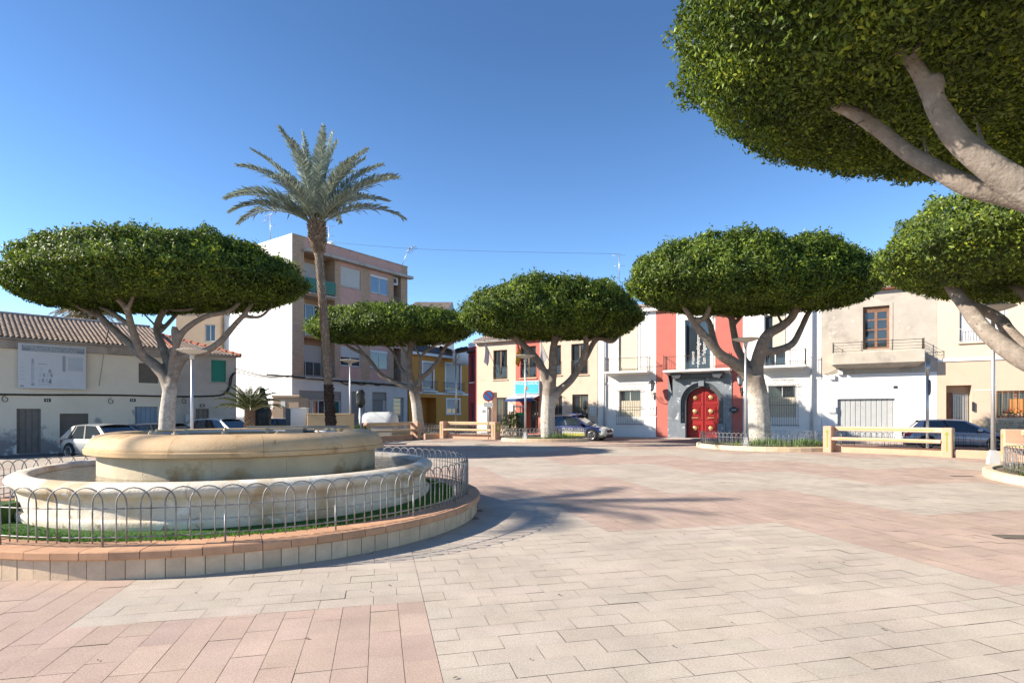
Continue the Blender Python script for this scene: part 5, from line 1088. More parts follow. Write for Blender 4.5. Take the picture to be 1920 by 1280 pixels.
def blind_mat(nm, c): return brickify(mat(nm, c, .8, .04, 3, 0), .34, .34, tuple(k*.8 for k in c), .008, c, bumpd=.002)
m_bl = blind_mat('cream_blind', (.62, .55, .42))
for i, q in enumerate(up):
    if i == 1:
        window(MU, *q, .2, m_alu, m_glass, 2, 1, .05, 'balcony_door')
        for k, (tx, ss, dx) in enumerate((('museo', .30, .30), ('Arqueológico', .30, .50), ('San Fulgencio', .30, .70))):
            o = text('lettering', tx, ss*1.15, m_white, MU.t, (q[0]+(q[1]-q[0])*(.30+.22*k), .135, q[2]+.35), (math.pi/2, -math.pi/2, 0), 'LEFT')
    else:
        window(MU, *q, .2, m_alu, m_glass, 2, 1, .06, 'balcony_door'); xw = q[0]+(q[1]-q[0])*(.10 if i == 0 else .38)
        panel(MU, q[0]+.08 if i == 0 else xw, q[1]-.08, q[2]+(.08 if i == 0 else 1.0), q[3]-.06, .13, m_bl, 'door_blind')
    a = MB(); f_ = .2
    a.box(q[0]-f_, q[0]-.004, -.035, .02, q[2], q[3]+f_); a.box(q[1]+.004, q[1]+f_, -.035, .02, q[2], q[3]+f_); a.box(q[0]-.003, q[1]+.003, -.035, .02, q[3]+.004, q[3]+f_); a.build('door_surround', m_mw, MU.t)
for q in lo: window(MU, *q, .2, m_alu, m_glass, 2, 2, .05); panel(MU, q[0]+.06, q[1]-.06, q[2]+.05, q[3]-.75, .13, m_bl, 'window_blind'); grille(MU, q[0]-.14, q[1]+.14, q[2]-.14, q[3]+.1, -.14, None, .13, scroll=True, rings=3)
def bx(u0, u1): return MU.X(u0, -.75), MU.X(u1, -.75)
balcony(MU, *bx(1133, 1214), up[0][2]-.02, .75, m_mw); balcony(MU, *bx(1243, 1369), up[1][2]-.05, .8, m_mw); balcony(MU, *bx(1416, 1511), up[2][2]-.02, .75, m_mw)
a = MB(); bx0, bx1 = bx(1243, 1369)
for s, xx in ((1, bx0+.35), (-1, bx1-.35)): a.prism_y([(xx+s*.05, zc-.12), (xx+s*.9, zc-.12), (xx+s*.75, zc-.42), (xx+s*.35, zc-.5), (xx+s*.25, zc-.3)][::s], -.55, -.055)
a.cbox(bx0+.5, bx1-.5, -.35, -.055, zc-.45, zc-.14, .05); a.build('corbel', m_mdark, MU.t)
zd = MU.P(1180, 781)[1]; a = MB(); a.box(x0, xr0-.003, -.05, -.003, -.18, zd); a.build('plinth', m_mw, MU.t); a = MB(); a.box(xr1+.003, x1, -.05, -.003, -.18, zd); a.build('plinth', m_mw, MU.t)
a = MB(); zs_ = MU.P(1180, 717)[1]; a.box(x0+.3, xr0-.003, -.04, -.004, zs_-.1, zs_+.04); a.build('string_course', m_mw, MU.t); a = MB(); a.box(xr1+.003, x1, -.04, -.004, zs_-.1, zs_+.04); a.build('string_course', m_mw, MU.t)
m_pipe = M_('grey_downpipe', (.50, .52, .56), .5, .06, 4)
for u in (1134, 1522): x = MU.X(u); a = MB(); a.tube([(x, -.14, .1), (x, -.14, zt-.3)], .075, 8); a.build('downpipe', m_pipe, MU.t, True)
tile_roof(MU, x0, x1, -.3, 4, zt+.03, zt+1.1, m_tile); a = MB(); a.cbox(x0, x1, -.28, -.003, zt-.25, zt, .04); a.build('cornice', m_mw, MU.t)
wallbox(MU, 1214, 761, 1230, 778, 'meter_box', 'white meter box beside the left grilled window of the museum', 'meter box', m_white, .06, extra='meters')
# wall lanterns
def lantern(u, v, label):
    s, z = MU.P(u, v, -.75); c = MU.world(s, 0, z); t = thing('wall_lantern', label, 'wall lantern', c, MU.a, 'lanterns on the museum front'); y = -.75
    m_l = M_('lantern_glass', (.55, .56, .56), .3, .05, 4, 0)
    a = MB(); a.tube([(0, y, -.25), (0, y, .2)], [.13, .22], 6); a.build('lantern_glass', m_l, t)
    a = MB(); a.tube([(0, y, .2), (0, y, .24), (0, y, .40), (0, y, .46), (0, y, .5)], [.26, .25, .10, .06, .01], 6); a.tube([(0, y, -.34), (0, y, -.25)], [.05, .14], 6)
    for i in range(6): q = math.pi*i/3+math.pi/6; a.tube([(.13*math.cos(q), y+.13*math.sin(q), -.25), (.225*math.cos(q), y+.225*math.sin(q), .2)], .012, 4)
    a.build('lantern_frame', m_dark, t)
    a = MB(); a.tube(spline([(0, y, -.33), (0, y, -.55), (0, y*.7, -.75), (0, -.3, -.8), (0, -.02, -.6)], 5), .022, 5); a.tube([(0, -.4+.13*math.cos(q)*(1-q/12), -.55+.13*math.sin(q)*(1-q/12)) for q in np.linspace(0, 8, 18)], .016, 5); a.box(-.05, .05, -.03, .0, -.95, -.4); a.build('bracket', m_dark, t, True)
lantern(1222, 724, 'white glazed wall lantern left of the museum portal'); lantern(1388, 714, 'white glazed wall lantern right of the museum portal by the trunk')
s, z = MU.P(1376, 768, -.1); c = MU.world(s, 0, z); t = thing('door_plaque', 'small black shaped plaque on the red wall right of the museum door', 'plaque', c, MU.a); a = MB(); a.prism_y([(.28*math.cos(q)*(1+.12*math.cos(4*q)), .2*math.sin(q)*(1+.12*math.cos(4*q))) for q in np.linspace(0, 6.28, 24, endpoint=False)][::-1], -.14, -.06); a.build('plate', m_dark, t); a = MB(); a.box(-.15, .15, -.146, -.1405, -.045, .045); a.build('plate_text', m_smd, t)
a = MB(); a.tube([(0, -.1, 0), (0, 0, 0)], .03, 6); a.build('stud', m_dark, t)
# ----- grey and white house
GH = Facade(FO, PS.a, 'grey rendered house with wooden balcony door above a white painted ground floor', 'grey_house', 'house')
m_gr = M_('bare_grey_render', (.46, .41, .345), .93, .10, 1.2, .4, 25, stain=[((.34, .30, .255), .52, .68, .9, None), ((.56, .52, .45), .6, .72, 2.5, None)])
m_wh = M_('flaking_white_paint', (.78, .78, .78), .9, .03, 1, .2, 40, stain=((.55, .50, .44), .67, .72, 2.4, None))
x0, x1 = MU.X(1540)+.01, GH.X(1757); zl = GH.P(1650, 700)[1]; zt = GH.P(1650, 541)[1]
dr = GH.R(1618, 574, 1668, 654); gg = GH.R(1570, 747, 1678, 830); gg = (gg[0], gg[1], 0.0, gg[3])
wall(GH, x0, x1, -.2, zt, [(*dr, .25), (*gg, .22)], [m_gr, m_wh], lambda x, z: 1 if z < zl else 0, zs=[zl])
m_wbrown = M_('weathered_brown_wood', (.24, .125, .075), .7, .2, 6, .15)
window(GH, dr[0], dr[1], dr[2], dr[3]-.2, .22, m_wbrown, None, 2, 4, .13, 'balcony_door'); panel(GH, dr[0], dr[1], dr[3]-.22, dr[3], .18, m_wbrown, 'transom_board')
a = MB(); f_ = .16; a.box(dr[0]-f_, dr[0]-.004, -.02, .02, dr[2], dr[3]+f_); a.box(dr[1]+.004, dr[1]+f_, -.02, .02, dr[2], dr[3]+f_); a.box(dr[0]-.003, dr[1]+.003, -.02, .02, dr[3]+.004, dr[3]+f_); a.build('door_surround', m_gr, GH.t)
panel(GH, *gg, .18, ribs(mat('grey_garage_door', (.40, .41, .41), .6, .06, 3, 0, stain=((.30, .29, .28), .55, .75, 1, None)), 0, .27, .02), 'garage_door')
bx0, bx1 = GH.X(1560, -.85), GH.X(1735, -.85); zb0 = GH.P(1647, 658, -.85)[1]; zb1 = GH.P(1647, 681, -.85)[1]
a = MB(); a.cbox(bx0, bx1, -.85, -.003, zb1, zb0, .03); a.add([(bx0+.05, -.003, zb1), (bx1-.05, -.003, zb1), (bx1-.3, -.003, zb1-.25), (bx0+.3, -.003, zb1-.25), (bx0+.05, -.8, zb1), (bx1-.05, -.8, zb1)], [(0, 3, 4), (1, 5, 2), (3, 2, 5, 4)]); bal = a.build('balcony', m_gr, GH.t)
a = MB(); zr = zb0+.62; P4 = [(bx0+.05, -.02), (bx0+.05, -.8), (bx1-.05, -.8), (bx1-.05, -.02)]
for i in range(3):
    p, q = Vector(P4[i]), Vector(P4[i+1])
    for h in (.08, .25, .42, .60): a.tube([(p.x, p.y, zb0+h), (q.x, q.y, zb0+h)], .010 if h < .6 else .016, 5)
    k = 2 if i != 1 else 3
    for j in range(k+1): s = p.lerp(q, j/k); a.tube([(s.x, s.y, zb0), (s.x, s.y, zr+.05)], .018, 5)
    if i != 1:
        for j in range(3): cc = p.lerp(q, .2+.3*j); a.tube([(cc.x, cc.y+.09*math.cos(w_), zb0+.3+.09*math.sin(w_)) for w_ in np.linspace(0, 6.28, 12)], .008, 4)
a.build('railing', m_iron, bal, True)
tile_roof(GH, x0, x1, -.35, 4.5, zt+.03, zt+2.6, M_('pink_tile', (.48, .30, .22), .9, .2, 4, .3, 30)); a = MB(); a.cbox(x0, x1, -.3, -.003, zt-.1, zt, .03); a.build('eave', m_tilered, GH.t)
wallbox(GH, 1553, 762, 1567, 774, 'meter_box', 'white meter box left of the grey garage door', 'meter box', m_white, .1, extra='meters'); wallbox(GH, 1675, 723, 1683, 728, 'number_plate', 'small dark house number plate above the garage door', 'number plate', m_dark, .02)
wallbox(GH, 1555, 703, 1566, 712, 'junction_box', 'white junction box with wires at the top left of the white wall', 'junction box', m_white, .16); wallbox(GH, 1571, 693, 1581, 703, 'junction_box', 'grey junction box with cable below the grey balcony', 'junction box', m_alu, .18)
cable(fpts(GH, [(1546, 702), (1556, 699), (1567, 694), (1572, 690), (1580, 694)], -.08), .02, 'short black cable between the junction boxes on the grey house')
# ----- yellow house
YH = Facade(FO, PS.a, 'pale yellow house with white string course and stone base at the right edge', 'yellow_house', 'house')
m_yel = M_('pale_yellow_render', (.70, .56, .40), .9, .04, 1.2, .15, 40); m_bei = M_('beige_render', (.58, .43, .32), .9, .04, 1.2, .15, 40)
m_sto, _a, _b = mat('stone_cladding', (.46, .36, .25), .9, .3, 2.5, .5, 20, stain=((.30, .22, .15), .52, .58, 5, None))
x0, x1 = GH.X(1757)+.01, YH.X(2060); zb = YH.P(1830, 673)[1]; zt = zb+5.2; zst = YH.P(1890, 787)[1]
wu = YH.R(1799, 568, 1888, 640); wl = YH.R(1868, 732, 1945, 783); dr = YH.R(1774, 722, 1822, 830); dr = (dr[0], dr[1], .02, dr[3])
wall(YH, x0, x1, -.2, zt, [(*wu, .2), (*wl, .25), (*dr, .8)], [m_yel, m_bei, m_sto], lambda x, z: 0 if z > zb else (2 if z < zst and x > dr[1] else 1), zs=[zb, zst])
a = MB(); a.cbox(x0, x1, -.06, -.003, zb-.1, zb+.1, .02); zz = YH.P(1840, 731)[1]; a.build('string_course', m_mw, YH.t); a = MB(); a.box(dr[1]+.1, wl[0]-.05, -.012, -.003, zz-.02, zz+.02); a.build('string_course', m_mw, YH.t)
window(YH, *wu, .18, m_alu, None, 2, 1, .08); panel(YH, wu[0]+.1, wu[1]-.1, wu[2]+.1, wu[3]-.1, .12, ribs(mat('white_shutter', (.70, .69, .68), .6, .03, 3, 0), 2, .08, .01, dark=.9), 'roller_blind'); bar_rail(YH, wu[0]-.02, wu[1]+.02, wu[2]+.05, wu[2]+.75, -.05, m_alu); a = MB(); a.cbox(wu[0]-.1, wu[1]+.1, -.1, -.003, wu[2]-.09, wu[2]-.01, .015); a.build('sill', m_yel, YH.t)
m_or = ribs(mat('orange_shutter', (.55, .25, .08), .7, .08, 3, 0), 2, .07, .012)
window(YH, *wl, .22, m_wbrown, None, 2, 1, .1); panel(YH, wl[0]+(wl[1]-wl[0])*.35, wl[1]-.1, wl[2]+.1, wl[3]-.45, .15, m_or, 'orange_shutter'); grille(YH, wl[0]+.03, wl[1]-.03, wl[2]+.02, wl[3]-.02, -.03, m_wbrown, .22, r=.014)
s = wl[0]+(wl[1]-wl[0])*.42; c = YH.world(s, .02, wl[2]+.01); t = thing('flower_box', 'terracotta box of red geraniums on the yellow house window ledge', 'flower box', c, YH.a); a = MB(); a.cbox(-.42, .42, -.02, .13, 0, .22, .02); a.build('box', m_terra, t)
for nm, mm, kk, zz0, ss in (('leaves', (.05, .12, .02), 160, .22, .09), ('flowers', (.55, .01, .015), 70, .36, .07)):
    P_ = np.stack([RNG.uniform(-.4, .4, kk), RNG.uniform(-.08, .12, kk), zz0+RNG.uniform(0, .16, kk)], 1); o = leaves_mesh(P_, np.tile((0, -.5, .7), (kk, 1)), ss, mm, t, nm, .8, tips=0)
window(YH, dr[0]+(dr[1]-dr[0])*.35, dr[1]-.05, .02, dr[3]-.5, .7, m_metal, None, 6, 1, .07, 'entrance_gate'); panel(YH, dr[0], dr[0]+(dr[1]-dr[0])*.33, .02, dr[3]-.4, .72, m_wbrown, 'door_side')
wallbox(YH, 1822, 753, 1826, 770, 'intercom_box', 'dark metal post box at the right side of the yellow house entrance', 'post box', m_dark, .12)
# ----- far houses
def farhouse(u0, u1, vt, vb, Y, depth, m, name, label, roof=None, win=()):
    p0, p1 = wpt(u0, vb, Y), wpt(u1, vb, Y); zt = CH+(HZ-vt)/F*Y; fc = Facade((p0.x, Y), 0., label, name, 'house'); w = p1.x-p0.x
    wall(fc, 0, w, -.2, zt, [(*fc.R(*q), .15) for q in win], [m], back=depth)
    for q in win: r = fc.R(*q); window(fc, *r, .13, m_alu, None, 2, 1, .08)
    if roof: tile_roof(fc, -.2, w+.2, -.4, depth*.6, zt, zt+depth*.22, roof)
    else: a = MB(); a.cbox(-.1, w+.1, -.1, .3, zt+.003, zt+.2, .03); a.build('parapet', m, fc.t)
    return fc
m_bei2 = M_('tan_render', (.50, .36, .24), .9, .06, 1, .2, 30)
farhouse(330, 412, 585, 800, 52, 8, m_bei2, 'tan_house', 'tan flat roofed house behind the ridge of the cream house', None, ((384, 608, 404, 640),))
farhouse(436, 500, 784, 800, 48, 2, m_white, 'white_wall_house', 'low white house at the end of the side street', None, ((451, 787, 455, 795),))
farhouse(478, 523, 770, 800, 46, 2, m_bei, 'beige_house', 'low beige house at the end of the side street', None, ((500, 778, 506, 792),))
SH = farhouse(512, 560, 745, 800, 44, 2, m_bei2, 'corner_house', 'tan corner house with stepped gable and white plaque in the side street', None, ((531, 766, 541, 784),))
q = SH.R(527, 752, 535, 763); a = MB(); a.box(q[0], q[1], -.04, -.003, q[2], q[3]); a.build('street_plaque', m_white, SH.t)
farhouse(768, 838, 580, 760, 80, 10, m_mw, 'white_block', 'tall white block with tiled eaves behind the orange house', m_tile)
# ---------------------------------------------------------------- cars
m_tyre = M_('tyre', (.018, .018, .018), .85, .1, 8, .1); m_rim = M_('alloy_rim', (.50, .50, .52), .3, .05, 6, 0, metal=.8); m_cglass = M_('car_glass', (.02, .028, .035), .03, .1, 2, 0, spec=1.)
m_trim = M_('black_trim', (.02, .02, .022), .5, .1, 8, .02); m_hl = M_('headlight_lens', (.45, .47, .5), .08, .1, 20, 0, spec=.9); m_tl = M_('tail_light', (.35, .01, .01), .15, .1, 20, 0)
m_platew = M_('number_plate_white', (.65, .65, .62), .5, .03, 5, 0)
def paint(n, c, met=.3): return M_(n, c, .28, .03, 2, 0, metal=met, spec=.5, coat=.8)
def car(name, label, loc, rz, pm_, L=4.3, Wd=1.78, H=1.46, suv=False, paint2=None, wheel_r=.31, est=.0, group=None, cat='car'):
    """nose towards +x; body lofted through cross sections, cabin lofted on top"""
    t = thing(name, label, cat, loc, rz, group); w = Wd/2; hb = H*.60 if not suv else H*.62; gc = .17 if not suv else .22
    X = [-L/2, -L/2+.06, -L/2+.25, -L*.36, -L*.2, 0, L*.17, L*.27, L*.36, L/2-.28, L/2-.08, L/2]
    top = [hb*.72, hb*.90, hb*.985, hb*1.0, hb*1.0, hb*.985, hb*.965, hb*.95, hb*.90, hb*.80, hb*.70, hb*.55]
    wid = [.80, .90, .96, .99, 1, 1, 1, .99, .97, .92, .84, .74]; bot = [gc+.16, gc+.06, gc+.02, gc, gc, gc, gc, gc, gc, gc+.02, gc+.05, gc+.12]
    a = MB(); n = 9
    for i, x in enumerate(X):
        W_, T, B = w*wid[i], top[i], bot[i]; m = (T+B)/2
        P = [(-W_*.86, B), (-W_*.97, B+.10), (-W_, m-.03), (-W_*.985, T-.14), (-W_*.90, T-.015), (0, T+.035), (W_*.90, T-.015), (W_*.985, T-.14), (W_, m-.03), (W_*.97, B+.10), (W_*.86, B)]
        a.v += [(x, y, z) for y, z in P]
    k = 11
    for i in range(len(X)-1):
        for j in range(k-1): a.f.append((i*k+j, i*k+k+j, i*k+k+j+1, i*k+j+1)); a.m.append(0)
        a.f.append((i*k+k-1, i*k+k+k-1, i*k+k, i*k)); a.m.append(0)
    a.f += [tuple(range(k)), tuple((len(X)-1)*k+j for j in range(k-1, -1, -1))]; a.m += [0, 0]
    if paint2:
        for q_, f_ in enumerate(a.f):
            c_ = [sum(a.v[i][k_] for i in f_)/len(f_) for k_ in range(3)]
            if (c_[0] > L*.40 and c_[2] < hb*.80) or (c_[0] > L*.30 and c_[2] < hb*.55): a.m[q_] = 1
    body = a.build('body', [pm_, paint2] if paint2 else pm_, t, auto=38)
    # cabin: (x at belt, x at roof) rear and front
    rb, rr, fr_, fb = -L/2+.16+est*-.0, -L/2+.62-est, L*.06, L*.285
    if suv: rb, rr, fr_, fb = -L/2+.14, -L/2+.55, L*.04, L*.25
    zb, zr = hb-.02, H; wb, wr = w*.93, w*.70; nx = 10
    def sec(f):      # f 0 rear .. 1 front : roof line
        return zr-.05*(2*f-1)**2-.02*(1-f)
    g = MB(); R0 = []
    xs_t = [rr+(fr_-rr)*i/nx for i in range(nx+1)]; xs_b = [rb+(fb-rb)*i/nx for i in range(nx+1)]
    for i in range(nx+1):
        f = i/nx; zt = sec(f)-.05; R0.append([(xs_b[i], -wb, zb), (xs_t[i], -wr, zt), (xs_t[i], wr, zt), (xs_b[i], wb, zb)])
    for i in range(nx):
        p, q = R0[i], R0[i+1]
        g.quad(p[0], q[0], q[1], p[1]); g.quad(q[3], p[3], p[2], q[2])
    g.quad(R0[0][0], R0[0][1], R0[0][2], R0[0][3]); g.quad(R0[-1][3], R0[-1][2], R0[-1][1], R0[-1][0])
    g.build('glasshouse', m_cglass, t)
    a = MB(); v = []
    for i in range(nx+1):
        f = i/nx; zt = sec(f); x = xs_t[i]+(-.05 if i == 0 else .04 if i == nx else 0)
        v += [(x, -wr-.02, zt-.065), (x, -wr+.05, zt-.012), (x, 0, zt+.02), (x, wr-.05, zt-.012), (x, wr+.02, zt-.065)]
    fs = [(i*5+j, i*5+5+j, i*5+6+j, i*5+1+j) for i in range(nx) for j in range(4)]; a.add(v, fs); a.build('roof', pm_, t, auto=40)
    a = MB()
    def pil(fb0, fb1, ft0, ft1, mi=0):
        for s in (-1, 1):
            def pt(fb_, ft_, k_): x = (rb+(fb-rb)*fb_)*(1-k_)+(rr+(fr_-rr)*ft_)*k_; y = wb+(wr-wb)*k_; return (x, s*(y+.012), zb+(sec(ft_)-.05-zb)*k_)
            q = [pt(fb0, ft0, 0), pt(fb1, ft1, 0), pt(fb1, ft1, 1), pt(fb0, ft0, 1)]; a.add(q, [(0, 1, 2, 3)] if s < 0 else [(3, 2, 1, 0)], mi)
    pil(-.005, .16, -.02, .10); pil(.94, 1.01, .93, 1.03); pil(.50, .535, .49, .53, 1); pil(.20, .225, .19, .215, 1)
    for s in (-1, 1):
        for (xb0, xt0, ya) in ((rb, rr, 0), (fb, fr_, 1)):
            zt = sec(ya)-.05; dx = -.02 if ya == 0 else .02
            q = [(xb0+dx, s*wb, zb), (xb0+dx, s*(wb-.09), zb), (xt0+dx, s*(wr-.07), zt), (xt0+dx, s*wr, zt)]; a.add(q, [(0, 1, 2, 3), (3, 2, 1, 0)], 0)
    a.build('pillars', [pm_, m_trim], t)
    # wheels with arches
    wx = (-L*.295, L*.305)
    for x in wx:
        for s in (-1, 1):
            y = s*(w-.02); a = MB(); a.tube([(x, y-s*.2, wheel_r), (x, y+s*.035, wheel_r), (x, y+s*.045, wheel_r)], [wheel_r, wheel_r, wheel_r*.93], 24); wh = a.build('wheel', m_tyre, t, auto=40)
            a = MB(); a.tube([(x, y+s*.036, wheel_r), (x, y+s*.05, wheel_r)], [wheel_r*.66, wheel_r*.62], 24)
            a.build('rim_well', m_trim, wh); a = MB()
            for q in range(10):
                e = 2*math.pi*q/10; c, s_ = math.cos(e), math.sin(e); c2, s2 = -s_*.022, c*.022; r0, r1 = .04, wheel_r*.66
                a.add([(x+c*r0+c2, y+s*.056, wheel_r+s_*r0+s2), (x+c*r0-c2, y+s*.056, wheel_r+s_*r0-s2), (x+c*r1-c2*1.5, y+s*.056, wheel_r+s_*r1-s2*1.5), (x+c*r1+c2*1.5, y+s*.056, wheel_r+s_*r1+s2*1.5)], [(0, 1, 2, 3), (3, 2, 1, 0)])
            a.tube([(x+wheel_r*.66*math.cos(2*math.pi*q/24), y+s*.05, wheel_r+wheel_r*.66*math.sin(2*math.pi*q/24)) for q in range(24)], .016, 5, loop=True); a.build('rim', m_rim, wh, True)
            a = MB(); P = [(x+(wheel_r*1.22)*math.cos(math.pi*q/14), wheel_r+(wheel_r*1.2)*math.sin(math.pi*q/14)) for q in range(15)]; ya, yb = s*(w-.30), s*(w+.004)
            P2 = [(x+(wheel_r*1.08)*math.cos(math.pi*q/14), wheel_r+(wheel_r*1.08)*math.sin(math.pi*q/14)) for q in range(15)]
            for q in range(14):
                ys = s*(w+(.018 if suv else .006)); a.add([(P[q][0], ys, P[q][1]), (P2[q][0], ys, P2[q][1]), (P2[q+1][0], ys, P2[q+1][1]), (P[q+1][0], ys, P[q+1][1])], [(0, 1, 2, 3), (3, 2, 1, 0)])
                a.add([(P[q][0], ys, P[q][1]), (P[q+1][0], ys, P[q+1][1]), (P[q+1][0], ys-s*.12, P[q+1][1]), (P[q][0], ys-s*.12, P[q][1])], [(0, 1, 2, 3), (3, 2, 1, 0)])
            yq = s*(w+.003); a.add([(x, yq, wheel_r)]+[(p_, yq, z_) for p_, z_ in P2]+[(P2[-1][0], yq, gc), (P2[0][0], yq, gc)], [tuple([0]+list(range(1, 16)))]+[tuple([0]+list(range(15, 0, -1)))])
            a.build('wheel_arch', m_trim, t)
    # lights, bumpers, plates, mirrors
    for s in (-1, 1):
        a = MB(); z = hb*.70; a.add([(L/2-.40, s*w*.935, z+.07), (L/2-.06, s*w*.80, z+.02), (L/2-.02, s*w*.50, z-.03), (L/2-.01, s*w*.5, z-.10), (L/2-.03, s*w*.80, z-.10), (L/2-.36, s*w*.955, z-.04)], [(0, 1, 4, 5), (5, 4, 1, 0), (1, 2, 3, 4), (4, 3, 2, 1)]); a.build('headlight', m_hl, t)
        a = MB(); a.add([(-L/2+.32, s*(w*.965), hb*.92), (-L/2+.0, s*w*.86, hb*.88), (-L/2-.01, s*w*.83, hb*.66), (-L/2+.2, s*w*.972, hb*.70)], [(0, 1, 2, 3), (3, 2, 1, 0)]); a.build('tail_light', m_tl, t)
        a = MB(); a.cbox(fb-.62, fb-.44, min(s*(w-.02), s*(w+.17)), max(s*(w-.02), s*(w+.17)), zb+.02, zb+.17, .03); a.build('mirror', pm_, t)
        a = MB()
        for x in (L*.0, -L*.2): a.box(x-.18, x-.02, min(s*(w*.985), s*(w*1.008)), max(s*(w*.985), s*(w*1.008)), hb-.24, hb-.205)
        a.build('door_handle', pm_ if not suv else m_trim, t)
    a = MB(); a.cbox(L/2-.10, L/2+.015, -w*.48, w*.48, hb*.50, hb*.70, .02)
    a.build('grille', m_trim, t); a = MB(); a.cbox(L/2-.14, L/2+.03, -w*.62, w*.62, gc+.07, hb*.40, .03); a.build('lower_bumper', m_trim, t); a = MB(); a.box(L/2+.03, L/2+.04, -.26, .26, hb*.42, hb*.42+.11); a.build('number_plate', m_platew, t)
    a = MB(); a.box(-w*.98, w*.98, 0, 0, 0, 0); a = MB()
    a.cbox(-L/2+.05, L/2-.1, -w*.985, w*.985, gc-.04, gc+.07, .03); a.build('sill_trim', m_trim, t)
    return t, body, w, hb, zb
lfr = math.radians(-24)
silver = paint('silver_paint', (.52, .52, .51), .5); whitep = paint('white_paint', (.72, .72, .71), 0); greyb = paint('grey_blue_paint', (.32, .33, .39), .3); dk = paint('dark_grey_paint', (.10, .11, .13), .4)
def ground_at(u, Y, z): return ((u-960)/F*Y, Y, z)
car('parked_car', 'silver hatchback parked behind the fountain in front of the cream house window', ground_at(208, 22.6, -.15), lfr, silver, 4.15, 1.72, 1.42, group='cars parked round the square')
car('parked_car', 'dark roofed hatchback half hidden by the large ficus trunk', ground_at(322, 25.0, -.15), math.radians(8), dk, 4.2, 1.74, 1.42, group='cars parked round the square')
car('parked_car', 'white hatchback parked beside the sago palm', ground_at(424, 27.5, -.15), math.radians(-18), whitep, 4.2, 1.74, 1.6, group='cars parked round the square')
car('parked_car', 'small grey green car far off in the side street', ground_at(533, 42, -.15), math.radians(20), dk, 4.1, 1.7, 1.5, group='cars parked round the square')
car('parked_car', 'blue grey hatchback parked before the yellow house behind the long bench', (*tuple(fp(13, -5.6)), -.05), PS.a, greyb, 4.35, 1.8, 1.45, group='cars parked round the square')
# police car
pc = paint('police_blue_paint', (.009, .02, .095), .2)
P_ = gpt(1110, 826, -.08); hd_ = Vector((math.cos(PS.a), math.sin(PS.a), 0)); nn = Vector((-hd_.y, hd_.x, 0)); c = P_-hd_*1.36+nn*.86
t, body, w, hb, zb = car('police_car', 'blue and white police car with roof light bar parked behind the ficus trunk', (c.x, c.y, -.08), PS.a, pc, 4.5, 1.86, 1.62, True, wheel_r=.36, paint2=paint('police_cream_paint', (.66, .63, .50), 0))
m_pw = paint('police_white_paint', (.60, .60, .52), 0); m_py = M_('police_yellow', (.50, .47, .05), .4, .03, 4, 0)
def skin(xr, zr, mm, name, out=.012, n=8):
    """livery panels lying on both flanks"""
    for s in (-1, 1):
        y = s*(w+out); a = MB()
        for i in range(n):
            xa, xb = xr[0]+(xr[1]-xr[0])*i/n, xr[0]+(xr[1]-xr[0])*(i+1)/n; f = [(xa, y, zr[0]), (xb, y, zr[0]), (xb, y-s*.01, zr[1]), (xa, y-s*.01, zr[1])]; a.add(f, [(0, 1, 2, 3)] if s < 0 else [(3, 2, 1, 0)])
        a.build(name, mm, body)
skin((-.70, .88), (.30, .46), m_py, 'yellow_stripe'); skin((-.72, .86), (.465, .60), m_pw, 'white_stripe')
for s in (-1, 1): o = text('lettering', 'POLICIA LOCAL', .22, m_white, body, (.1, s*(w+.016), .72), (math.pi/2, 0, 0 if s < 0 else math.pi))
a = MB(); a.cbox(-.25, .05, -.62, .62, 1.64, 1.75, .03); lb = a.build('light_bar', M_('light_bar_blue', (.02, .06, .32), .15, .05, 8, 0), t); a = MB(); a.box(-.2, 0, -.5, .5, 1.60, 1.64); a.build('bar_mount', m_trim, lb)
a = MB()
for s in (-1, 1): a.tube([(-1.5, s*.66, 1.60), (-1.3, s*.66, 1.66), (.1, s*.66, 1.67), (.3, s*.66, 1.60)], .02, 6)
a.build('roof_rail', m_metal, t, True)
# ---------------------------------------------------------------- street furniture
# beige block walls and cabinets behind the fountain
def block(name, label, cat, u0, u1, vt, Y, z0, depth, m, rz=0., cap=None):
    p0, p1 = wpt(u0, vt, Y), wpt(u1, vt, Y); t = thing(name, label, cat, ((p0.x+p1.x)/2, Y, z0), rz); w_ = (p1.x-p0.x)/2; h = p0.z-z0
    a = MB(); a.cbox(-w_, w_, 0, depth, 0, h-(.05 if cap else 0), .02); a.build('body', m, t)
    if cap: a = MB(); a.cbox(-w_-.04, w_+.04, -.04, depth+.04, h-.05, h, .015); a.build('cap', cap, t)
    return t, w_, h
m_bw = M_('beige_rendered_wall', (.60, .44, .25), .9, .05, 1.5, .15, 40)
block('rendered_box', 'beige rendered service box behind the palm trunk', 'service box', 577, 654, 775, 29.5, -.05, 1.6, m_bw, .12, m_bw)
t, w_, h = block('electric_cabinet', 'tall white electric cabinet left of the beige service box', 'cabinet', 545, 573, 764, 30.5, -.05, .6, m_white, .1, m_white)
a = MB(); a.box(-w_+.05, w_-.05, -.008, -.001, .1, h-.18); a.build('cabinet_door', m_white, t); a = MB(); a.cbox(-w_-.28, -w_-.005, .05, .5, .05, h-.05, .03); a.build('dark_side_unit', M_('dark_blue_unit', (.05, .07, .09), .3, .2, 5, .1), t)
